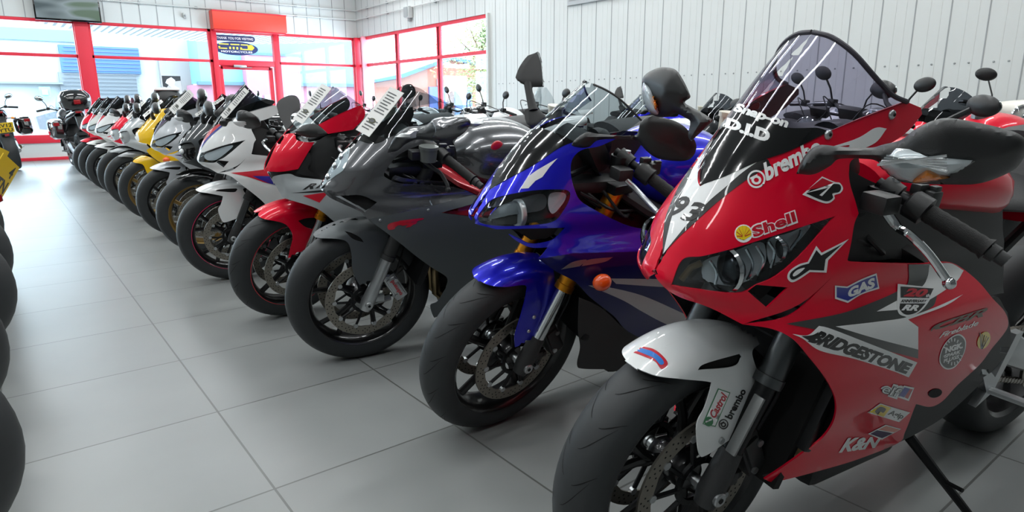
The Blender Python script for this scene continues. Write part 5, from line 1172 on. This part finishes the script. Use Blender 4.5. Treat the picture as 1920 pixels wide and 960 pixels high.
# ---- 6. black bike with a round lamp and gold wheels
def build_e(p, yellow=False):
    root = p.root('sport_motorcycle'); F = FORM_E
    body = YEL if yellow else PBG
    make_chassis(root, p, rimm=GLW, tailm=body, simple=True)
    make_wheel(root, 'front_wheel', (0, 0, .30), .30, .06, GLW, p, True, '5', .16, tread=0)
    make_fork(root, p, MBK, CHR, MBK, y=.105, t_in=.27)
    if yellow:
        fender(root, p, [(250, 301), (266, 292), (282, 295), (294, 302), (303, 312), (284, 328, 1), (276, 325), (268, 309), (253, 305)], YEL, step=3)
        m = MB(); trace(m, p, F, [(258, 264), (255, 243), (262, 229), (284, 211), (305, 204), (328, 203, 1), (322, 219), (306, 222), (293, 234), (288, 248), (297, 257), (330, 262, 1), (330, 275, 1), (297, 275), (277, 270)], YEL, 3)
        trace(m, p, F, [(277, 270, 1), (297, 275), (330, 274, 1), (350, 290, 1), (346, 306), (306, 305), (292, 299), (275, 283), (283, 276)], YEL, 3); m.mirror(); cw = m.build('front_fairing', root)
        m = MB(); trace(m, p, F, [(251, 247, 1), (256, 240), (259, 252), (261, 264), (254, 260)], RFL, 3, off=.002, thick=.002); m.mirror(); m.build('headlight', cw)
        i = MB(); i.ball((-.16, .235, .64), (.03, .022, .026), AMD, 14, 8); i.mirror(); 
        a = MB(); a.ball((-.12, .235, .62), (.03, .025, .026), AMD, 14, 8); a.build('indicator', cw)
        m = MB(); trace(m, p, F, [(289, 248, 1), (294, 235), (306, 222), (340, 215, 1), (345, 262, 1), (298, 256)], MBK, 5, off=-.03); m.build('inner_panel', root); m.flipped().build('inner_panel', root)
        m = MB(); trace(m, p, F, [(262, 229, 1), (275, 208), (300, 188), (320, 182), (342, 190), (328, 203, 1), (305, 204), (284, 211)], SMD, 4, off=.002, thick=.0025); m.mirror(); m.build('windscreen', root)
        tank = YEL
    else:
        fender(root, p, [(331, 336), (345, 328), (362, 323), (393, 326), (412, 340), (400, 352), (372, 340), (350, 338)], PBK, step=4)
        m = MB(); pod = [(331, 284), (336, 271), (358, 267), (366, 280), (364, 296), (346, 303), (333, 297)]
        trace(m, p, F, [(329, 285, 1), (332, 265), (343, 247), (362, 228), (374, 222, 1), (402, 237), (410, 245, 1), (400, 258), (384, 258), (372, 266), (384, 282), (420, 295, 1), (420, 330, 1), (384, 318), (362, 310), (346, 305), (333, 298)], PBG, 4, holes=[pod])
        m.mirror(); cw = m.build('front_fairing', root)
        for s in (1, -1):
            m = MB(); trace(m, p, F, pod, PBK, 4, off=-.012, thick=.003); h = cast(p, F, 340, 284)
            if h: m.ball(tuple(h[0]-h[1]*.004), (.014, .017, .019), RFL, 18, 12)
            if s < 0: m = m.flipped()
            hd = m.build('headlight', cw)
        m = MB(); trace(m, p, F, [(372, 266, 1), (385, 258), (405, 246), (440, 240, 1), (440, 300, 1), (384, 282)], MBK, 6, off=-.03); m.build('inner_panel', root); m.flipped().build('inner_panel', root)
        m = MB(); trace(m, p, F, [(374, 223, 1), (390, 200), (408, 182), (418, 178), (440, 196), (446, 206, 1), (420, 225), (405, 238)], SMD, 5, off=.002, thick=.0025); m.mirror(); m.build('windscreen', root)
        tank = PBK
    for s in (1, -1):
        m = MB(); m.tube([(-.06, s*.15, .98), (-.05, s*.22, 1.03), (-.07, s*.27, 1.07)], [.02, .012, .012], BLK, 8); m.ball((-.09, s*.31, 1.09), (.035, .085, .05), BLK, 18, 12); mm = m.build('mirror', root)
        g = MB(); g.ball((-.112, s*.31, 1.09), (.016, .075, .042), MIR, 18, 12); g.build('mirror_glass', mm)
    blob_tank(root, tank, [(-.36, .08, .93, .82), (-.42, .15, .985, .78), (-.54, .18, 1.01, .76), (-.66, .175, .99, .76), (-.76, .12, .91, .78)])
    make_bars(root, p, (-.31, .21, .90), (-.38, .33, .86), [(-.24, .17, .90), (-.19, .22, .89), (-.22, .30, .85)], leverm=ALU)
    make_cockpit(root, -.18, .97)
    return root
bikeE = build_e(Pose(1.10, 5.08, 170, 8.5, 0)); tag(bikeE, 'black sport bike with a round lamp and gold front wheel, sixth from the camera', 'motorcycle', GM)
bikeY = build_e(Pose(1.10, 6.85, 170, 8.5, 0), True); tag(bikeY, 'bright yellow sport bike with yellow fender and gold wheel', 'motorcycle', GM)
bk9 = clone(bikeE, mx(Pose(1.10, 7.8, 170, 8.5)), 'silver sport bike with round lamp and silver fender, directly beyond the yellow bike', GM, {PBG: SLV, GLW: GUN, PBK: mat('silver grey paint', '9a9ea1', .3, .4, 1)})
bk10 = clone(bikeE, mx(Pose(1.12, 8.6, 170, 8.5)), 'silver and red sport bike with a gold front wheel, two beyond the yellow bike', GM, {PBG: RED, PBK: SLV})
# ------------------------------------------------------------------ upright roadsters: left row, back row, touring bikes
def build_roadster(tank=RED, rim=GUN, plate=None, box=False, screen=False, pods=False, skew=0):
    p = Pose(0, 0, 0, 0, 0); root = empty('roadster_motorcycle')
    make_chassis(root, p, rimm=rim, tailm=tank, simple=True, stand=False)
    make_wheel(root, 'front_wheel', (0, 0, .30), .30, .06, rim, p, True, '5', .15, discs=(1, -1), detail=False)
    make_fork(root, p, BLK, CHR, MBK, y=.1, t_in=.22)
    FF = fender_form(p); m = MB(); g = []
    for k in range(13):
        a = math.radians(20+k*11); g.append([(.325*math.cos(a), y, .30+.325*math.sin(a)-abs(y)**1.5*.9) for y in (-.07, -.045, 0, .045, .07)])
    V = [q for r in g for q in r]; m.add(V, [(i*5+j, i*5+j+1, i*5+j+6, i*5+j+5) for i in range(12) for j in range(4)], BLK); m.build('front_fender', root)
    h = MB(); h.lathe([(0, -.09), (.05, -.085), (.085, -.04), (.095, .02), (.092, .035), (.086, .03)], (-.02, 0, .87), BLK, 28, 'x'); h.lathe([(.088, .025), (.094, .035), (.088, .042)], (-.02, 0, .87), CHR, 28, 'x'); hd = h.build('headlight', root)
    l = MB(); l.lathe([(0, .0), (.05, .01), (.085, .03)], (-.02, 0, .87), RFL, 28, 'x'); l.lathe([(0, .055), (.05, .048), (.087, .035)], (-.02, 0, .87), LEN, 28, 'x'); l.ball((.0, 0, .87), (.02, .025, .025), CHR, 12, 8); l.build('headlight_lens', hd)
    for s in (1, -1):
        i = MB(); i.tube([(-.06, s*.09, .82), (-.06, s*.17, .82)], .008, BLK, 8); i.ball((-.05, s*.19, .82), (.025, .03, .022), AMB, 14, 8); i.build('indicator', root)
    b = MB(); b.tube([(-.33, .40, 1.00), (-.27, .22, 1.03), (-.20, .10, .99), (-.20, -.10, .99), (-.27, -.22, 1.03), (-.33, -.40, 1.00)], .011, BLK, 10); hb = b.build('handlebar', root)
    for s in (1, -1):
        g = MB(); g.tube([(-.34, s*.41, 1.0), (-.29, s*.28, 1.02)], .017, GRIP, 12); g.box((-.275, s*.24, 1.03), (.05, .05, .05), BLK, bev=.008); g.build('grip', hb)
        g = MB(); g.tube([(-.22, s*.24, 1.03), (-.20, s*.31, 1.02), (-.25, s*.40, 1.0)], .006, ALU, 8); g.build('brake_lever' if s < 0 else 'clutch_lever', hb)
        g = MB(); g.tube([(-.27, s*.24, 1.04), (-.25, s*.26, 1.12), (-.24, s*.30, 1.18)], .006, BLK, 8)
        g.ball((-.24, s*.33, 1.21), (.022, .062, .042), BLK, 20, 12, rot=Matrix.Rotation(s*.3, 3, 'X')); mi = g.build('mirror', root)
        g = MB(); g.ball((-.250, s*.33, 1.21), (.0145, .055, .036), MIR, 20, 12, rot=Matrix.Rotation(s*.3, 3, 'X')); g.build('mirror_glass', mi)
    blob_tank(root, tank, [(-.28, .06, .92, .80), (-.36, .13, 1.0, .76), (-.48, .165, 1.03, .74), (-.60, .155, 1.0, .75), (-.70, .10, .92, .78)])
    make_cable = MB()
    for s in (1, -1): make_cable.tube(crom(np.array([(-.26, s*.22, 1.02), (-.05, s*.16, 1.08), (-.04, s*.06, .95)]), 5), .004, BLK, 6)
    make_cable.build('cable', root); c = MB(); c.box((-.12, 0, 1.0), (.05, .14, .08), BLK, rot=Matrix.Rotation(.5, 3, 'Y'), bev=.015); c.build('instrument_panel', root)
    if screen:
        g = []
        for t in [i/8 for i in range(9)]:
            z = .93+.30*t; w = .13*(1-.55*t**3); g.append([(-.01-.14*t-1.6*y*y*w*w*8, y*w, z) for y in [-1+j/4 for j in range(9)]])
        m = MB(); m.add([q for r in g for q in r], [(i*9+j, i*9+j+1, i*9+j+10, i*9+j+9) for i in range(8) for j in range(8)], CLR if screen == 1 else SMD); m.build('windscreen', root)
    if plate:
        pl = MB(); R3 = Matrix.Rotation(math.radians(-25), 3, 'Y') @ Matrix.Rotation(math.radians(skew), 3, 'X'); c0 = Vector((-1.80, 0, .72)); pl.box(tuple(c0), (.004, .23, .175), PLY, rot=R3, bev=0)
        ux = R3 @ Vector((0, -1, 0)); uz = R3 @ Vector((0, 0, 1)); n = ux.cross(uz)
        for i, s_ in enumerate(plate):
            if s_: flat_text(pl, s_, c0+n*.0025-ux*(.095 if len(s_) > 1 else -.04)+uz*(.008 if i == 0 else -.075), ux, uz, .19*(1 if len(s_) > 2 else .24), .064, SBK, bold=.02)
        pl.build('number_plate', root)
        r = MB(); r.box((-1.745, 0, .60), (.02, .06, .04), RDL, bev=.005); r.build('reflector', root)
        for s in (1, -1): i = MB(); i.tube([(-1.66, s*.05, .86), (-1.66, s*.13, .86)], .007, BLK, 8); i.ball((-1.67, s*.15, .86), (.025, .028, .02), AMB, 12, 8); i.build('indicator', root)
    if pods:
        for s in (1, -1):
            m = MB(); rings = []
            for x, w, h_ in ((-1.05, .06, .10), (-1.10, .10, .15), (-1.45, .105, .165), (-1.62, .085, .14), (-1.66, .05, .08)):
                rings.append([(x, s*.30+w*math.copysign(abs(math.cos(a))**.5, math.cos(a)), .72+h_*math.copysign(abs(math.sin(a))**.5, math.sin(a))) for a in [2*PI*k/24 for k in range(24)]])
            m.loft(rings, PBK); pn = m.build('pannier', root); m = MB(); m.box((-1.655, s*.33, .80), (.02, .08, .05), RDL, bev=.006); m.build('reflector', pn)
    if box:
        m = MB(); rings = []
        for z, w, d in ((1.00, .16, .15), (1.04, .20, .19), (1.14, .225, .21), (1.22, .215, .20), (1.29, .16, .15), (1.31, .08, .08)):
            rings.append([(-1.55+d*math.copysign(abs(math.cos(a))**.7, math.cos(a)), w*math.copysign(abs(math.sin(a))**.7, math.sin(a)), z) for a in [2*PI*k/28 for k in range(28)]])
        m.loft(rings, PBK if box == 1 else BLK); bx = m.build('top_box', root); m = MB(); m.box((-1.762, 0, 1.12), (.02, .09, .07), RDL if box == 1 else SWH, bev=.006); m.build('reflector', bx)
        if box == 2: m = MB(); m.box((-1.55, 0, 1.295), (.36, .38, .04), SWH, bev=.015); m.build('box_lid', bx)
        m = MB(); m.box((-1.5, 0, .985), (.3, .16, .02), DRK); m.build('luggage_rack', root)
    return root
def rear_pose(xr, yr, psi, lean):
    a = math.radians(psi); return Pose(xr+1.41*math.cos(a), yr+1.41*math.sin(a), psi, lean)
GL = 'bikes in the left row'
rd = build_roadster(PBK); rd.matrix_world = mx(rear_pose(-.325, 1.90, 150, 8)); tag(rd, 'dark motorcycle at the left edge showing only its rear tyre, closest to the camera', 'motorcycle', GL)
for x, y, lb in [(-.34, 2.72, 'dark motorcycle at the left edge whose rear tyre is second from the camera'), (-.30, 3.55, 'dark motorcycle at the left edge whose rear tyre is third from the camera')]: clone(rd, mx(rear_pose(x, y, 150, 8)), lb, GL)
rq = build_roadster(PBK, plate=('4', 'YTN'), skew=34); rq.matrix_world = mx(rear_pose(-.295, 4.42, 150, 8)); tag(rq, 'dark motorcycle at the left edge with a large tilted yellow plate ending YTN', 'motorcycle', GL)
rp = build_roadster(PBK, plate=('', ''), skew=26); rp.matrix_world = mx(rear_pose(-.32, 5.65, 150, 8)); tag(rp, 'dark motorcycle at the left edge with a pale yellow plate, beyond the large plate', 'motorcycle', GL)
tr = build_roadster(mat('dark touring paint', '1e2126', .3, .2, 1), plate=('EV12', 'YTU'), pods=True, screen=1); tr.matrix_world = mx(rear_pose(.16, 13.9, 95, 6)); tag(tr, 'black touring motorcycle seen from behind with yellow plate, far left', 'motorcycle')
tb_ = build_roadster(mat('dark touring paint', '1e2126'), pods=True, box=1, screen=1); tb_.matrix_world = mx(rear_pose(1.12, 12.75, 93, 4)); tag(tb_, 'touring motorcycle with a glossy black top box, beyond the far end of the row', 'motorcycle')
# ---- back row, noses towards the main row
GB = 'bikes in the back row'
def put(px, py, depth, local, psi, lean=8):
    """pose whose given local point lies on the sight line at that distance"""
    q = wp(px, py, depth); o = Pose(0, 0, psi, lean); w = np.array(local) @ o.M; return Pose(q.x-w[0], q.y-w[1], psi, lean)
r1 = build_roadster(WHT, screen=0); ps = put(1512, 238, 4.85, (0, 0, .87), 174); r1.matrix_world = mx(ps); tag(r1, 'white and red roadster with round headlamp seen through the large smoked windscreen', 'motorcycle', GB)
m = MB(); m.box((-.45, .165, .95), (.10, .006, .03), SRD, bev=.002); m.build('tank_flash', r1)
r2 = clone(r1, mx(put(1648, 165, 3.9, (-.2, .1, 1.1), 172)), 'black roadster with tall mirrors behind the right part of the smoked windscreen', GB, {WHT: PBK})
r3 = clone(bikeE, mx(put(1735, 222, 3.3, (-.1, 0, 1.0), 155)), 'red sport bike behind the large black mirror, near the white scooter', GB, {PBG: RED, PBK: RED, GLW: GUN})
r4 = clone(bikeE, mx(put(1352, 172, 4.95, (-.22, 0, 1.14), 172)), 'black back row sport bike whose dark screen shows between the two nearest bikes', GB, {GLW: GUN})
r5 = clone(bikeB, mx(put(1150, 250, 5.5, (.08, 0, .86), 172)), 'blue and grey sport bike seen through the clear screen of the blue bike', GB, {DBL: SLV})
rs = [(1000, 205, 6.3, 'red back row roadster with a clear screen behind the upright black mirror', RED, 1), (900, 200, 7.4, 'white back row roadster in front of the last side window', WHT, 0), (838, 203, 8.3, 'grey back row roadster behind the screen of the gunmetal grey bike', GRY, 1), (755, 200, 9.4, 'silver back row roadster with a clear screen below the middle side window', SLV, 1), (672, 200, 10.3, 'dark back row roadster by the red corner post', BLK, 0), (575, 200, 10.5, 'white back row roadster behind the price card of the red and silver bike', WHT, 0)]
base = build_roadster(SLV, screen=1); first = True
for px, py, d, lb, tm, scn in rs:
    ps = put(px, py, d, (-.1, 0, 1.03), 172)
    if first: 
        base.matrix_world = mx(ps); tag(base, lb, 'motorcycle', GB); first = False; rbase = base; continue
    clone(rbase if scn else r1, mx(ps), lb, GB, {SLV: tm} if scn else {WHT: tm} if tm is not WHT else None)
bx = build_roadster(GRY, box=2); bx.matrix_world = mx(put(312, 168, 10.2, (-1.55, 0, 1.18), -8)); tag(bx, 'motorcycle with a white lidded top box behind the yellow bike', 'motorcycle', GB)
# ---- white scooter at the right edge
def build_scooter():
    root = empty('scooter'); CR = mat('cream paint', 'e8e4da', .3, 0, 1); p = Pose(0, 0, 0, 0)
    for nm, x in (('front_wheel', 0), ('rear_wheel', -1.25)):
        m = MB(); m.lathe([(.14, .03), (.15, .04), (.155, .0), (.15, -.04), (.14, -.03), (.03, -.02), (.03, .02), (.14, .03)], (x, 0, .24), ALU, 32); w = m.build(nm, root); t = MB(); t.lathe([(.15, .045), (.19, .055), (.225, .045), (.24, .015), (.24, -.015), (.225, -.045), (.19, -.055), (.15, -.045)], (x, 0, .24), RUB, 36); t.build('tyre', w)
    m = MB(); g = []
    for z, x, w in ((.28, -.30, .20), (.40, -.20, .22), (.55, -.14, .23), (.70, -.14, .21), (.82, -.16, .16), (.90, -.17, .11)):
        g.append([(x+.10*math.cos(PI*j/10-PI/2)*1.2-.04, w*math.sin(PI*j/10-PI/2), z) for j in range(11)]+[(x-.06, w*.95*math.sin(PI/2-PI*j/10), z) for j in range(11)])
    m.loft(g, CR); m.build('leg_shield', root)
    m = MB(); m.loft([[(.30*math.cos(a)*1, w*math.cos(b), .24+.28*math.sin(a)) for b in [2*PI*k/12 for k in range(12)]] for a, w in ((.5, .03), (1.2, .08), (1.9, .09), (2.6, .05))], CR); m.build('front_fender', root)
    m = MB(); rings = []
    for x, w, z0, z1 in ((-.55, .17, .22, .30), (-.62, .19, .22, .72), (-.85, .20, .28, .80), (-1.2, .20, .32, .80), (-1.5, .12, .55, .82), (-1.6, .05, .66, .80)):
        rings.append([(x, w*math.copysign(abs(math.cos(a))**.6, math.cos(a)), (z0+z1)/2+(z1-z0)/2*math.copysign(abs(math.sin(a))**.6, math.sin(a))) for a in [2*PI*k/20 for k in range(20)]])
    m.loft(rings, CR); m.box((-.42, 0, .24), (.45, .34, .06), CR, bev=.02); m.build('body', root)
    m = MB(); rings = []
    for x, w, z in ((-.62, .12, .80), (-.75, .15, .83), (-1.1, .15, .86), (-1.4, .10, .85)):
        rings.append([(x, w*math.cos(a), z+.04*math.sin(a)) for a in [2*PI*k/16 for k in range(16)]])
    m.loft(rings, SEAT); m.build('seat', root)
    m = MB(); rings = []
    for y, r_, z in ((-.21, .03, 1.02), (-.15, .05, 1.0), (-.07, .085, .98), (0, .10, .975), (.07, .085, .98), (.15, .05, 1.0), (.21, .03, 1.02)):
        rings.append([(-.20+r_*1.1*math.cos(a), y, z+r_*math.sin(a)) for a in [2*PI*k/18 for k in range(18)]])
    m.loft(rings, CR); hb = m.build('handlebar_cover', root)
    m = MB(); m.lathe([(.068, .0), (.078, .015), (.070, .025)], (-.11, 0, .965), CHR, 28, 'x'); m.lathe([(0, 0), (.04, .006), (.068, .018)], (-.115, 0, .965), RFL, 28, 'x'); m.lathe([(0, .035), (.04, .03), (.07, .018)], (-.11, 0, .965), LEN, 28, 'x'); m.ball((-.10, 0, .965), .018, CHR, 12, 8); m.build('headlight', hb)
    for s in (1, -1):
        m = MB(); m.tube([(-.22, s*.21, 1.02), (-.26, s*.35, 1.035)], .016, GRIP, 12); m.tube([(-.26, s*.35, 1.035), (-.265, s*.375, 1.037)], [.014, .012], ALU, 12); m.build('grip', hb)
        m = MB(); m.tube([(-.17, s*.20, 1.0), (-.15, s*.27, 1.01), (-.20, s*.37, 1.02)], .005, ALU, 8); m.build('brake_lever', hb)
        m = MB(); m.tube([(-.20, s*.19, 1.03), (-.16, s*.20, 1.09), (-.19, s*.24, 1.19)], .005, BLK, 8); m.ball((-.19, s*.26, 1.225), (.022, .065, .043), BLK, 22, 14, rot=Matrix.Rotation(s*.15, 3, 'X')); mm = m.build('mirror', root)
        g_ = MB(); g_.ball((-.203, s*.26, 1.225), (.012, .057, .036), MIR, 20, 12); g_.build('mirror_glass', mm)
    return root
sc = build_scooter(); sc.matrix_world = mx(put(1922, 213, 4.3, (-.11, 0, .965), 200, 4)); tag(sc, 'cream white scooter with round headlamp at the right edge', 'scooter')
# ------------------------------------------------------------------ price cards lying on the windscreens
def price_card(px4, y4, pose, label, form=None):
    """px4 corner pixels (lower left, lower right, upper right, upper left); the card rests just on the screen surface"""
    loc = []; hs = [cast(pose, form, x, y, both=True) if form else None for x, y in px4]
    for (x, y), yl, h in zip(px4, y4, hs):
        loc.append(np.array(h[0]+h[1]*.020) if h else pose.at(x, y, yl))
    c = [Vector(l @ pose.M)+Vector(pose.O) for l in loc]
    o = c[0]; ux = ((c[1]-c[0])+(c[2]-c[3]))/2; uy = ((c[3]-c[0])+(c[2]-c[1]))/2; w, h = ux.length, uy.length; ux.normalize(); uy = (uy-ux*uy.dot(ux)).normalized(); n = ux.cross(uy)
    cam_d = Vector((0, 0, EYE))-o
    if n.dot(cam_d) < 0: n = -n
    m = MB(); V = [o, o+ux*w, o+ux*w+uy*h, o+uy*h]; V = V+[v-n*.0015 for v in V]
    m.add(V, [(0, 1, 2, 3), (7, 6, 5, 4), (0, 4, 5, 1), (1, 5, 6, 2), (2, 6, 7, 3), (3, 7, 4, 0)], PAP)
    rnd = random.Random(label); ink = mat('grey print', '8f9194', .7)
    for i in range(14):
        t = .10+i*.06
        if .30 < t < .42: continue
        x0 = .12+rnd.uniform(0, .1); x1 = .9-rnd.uniform(0, .25); q = [o+ux*w*a+uy*h*b+n*.0008 for a, b in ((x0, t), (x1, t), (x1, t+.022), (x0, t+.022))]
        m.add(q, [(0, 1, 2, 3), (3, 2, 1, 0)], ink)
    cc = o+ux*w*.5+uy*h*.28; q = [cc+ux*w*.22*math.cos(a)+uy*w*.15*math.sin(a)+n*.0012 for a in [2*PI*k/20 for k in range(20)]]; m.add(q, [tuple(range(20)), tuple(range(20))[::-1]], mat('olive print', '7d7f66', .7))
    q = [cc+ux*w*.15*math.cos(a)+uy*w*.09*math.sin(a)+n*.0018 for a in [2*PI*k/20 for k in range(20)]]; m.add(q, [tuple(range(20)), tuple(range(20))[::-1]], ink)
    return tag(m.build('price_card'), label, 'price card', 'price cards on the windscreens')
price_card([(667, 243), (692, 262), (764, 178), (738, 171)], (.02, .09, .06, .0), Pose(1.104, 2.478, 169.7, 11), 'white printed price card lying on the screen of the gunmetal grey bike')
price_card([(549, 222), (570, 235), (625, 168), (610, 160)], (.01, .08, .05, 0), Pose(1.073, 3.218, 170, 8.8), 'white printed price card lying on the screen of the red and silver bike')
price_card([(418, 219), (425, 227), (471, 175), (463, 169)], (.02, .06, .04, .0), pose5, 'white printed price card on the screen of the white bike with red and blue flash', FORM_A)
price_card([(365, 214), (373, 224), (418, 180), (411, 174)], (.02, .07, .05, .0), Pose(1.10, 5.08, 170, 8.5), 'white printed price card on the screen of the black bike', FORM_E)
price_card([(321, 206), (330, 219), (365, 178), (357, 171)], (.02, .07, .05, .0), Pose(1.10, 5.9, 170, 8.5), 'white printed price card on the screen of the silver grey bike', FORM_A)
price_card([(267, 216), (271, 221), (305, 190), (301, 186)], (.02, .07, .05, .0), Pose(1.10, 6.85, 170, 8.5), 'white printed price card on the screen of the yellow bike', FORM_E)
price_card([(236, 220), (240, 225), (273, 189), (269, 185)], (.02, .07, .05, .0), Pose(1.10, 7.8, 170, 8.5), 'white printed price card on the screen of the silver bike beyond the yellow bike', FORM_E)
# ------------------------------------------------------------------ ceiling tube lights (rows along the room)
TUB = mat('lit tube', 'ffffff', .5, emit=5)
def tube_light(x, y, L=2.4, k=1.0):
    r = empty('ceiling_light', (x, y, HC), PI/2); tag(r, 'white fluorescent strip light fixed to the ceiling', 'light', 'ceiling strip lights')
    m = MB(); m.box((0, 0, -.04), (.12, L, .08), CEI, bev=.008); m.build('housing', r)
    t = MB(); t.tube([(0, -L/2+.03, -.10), (0, L/2-.03, -.10)], .018, TUB, 10); t.build('tube', r)
    ld = bpy.data.lights.new('strip', 'AREA'); ld.shape = 'RECTANGLE'; ld.size = .16; ld.size_y = L; ld.energy = LAMP_POWER*k; ld.color = (.97, 1, 1)
    lo = bpy.data.objects.new('strip', ld); COL.objects.link(lo); lo.parent = r; lo.location = (0, 0, -.13)
for y, k in ((-.6, .62), (1.7, .90), (4.2, 1.0), (6.8, 1.0), (9.8, 1.2), (13.2, 1.2)):
    for x in (-3.2, 0.0, 3.2, 5.9): tube_light(x, y, k=k)
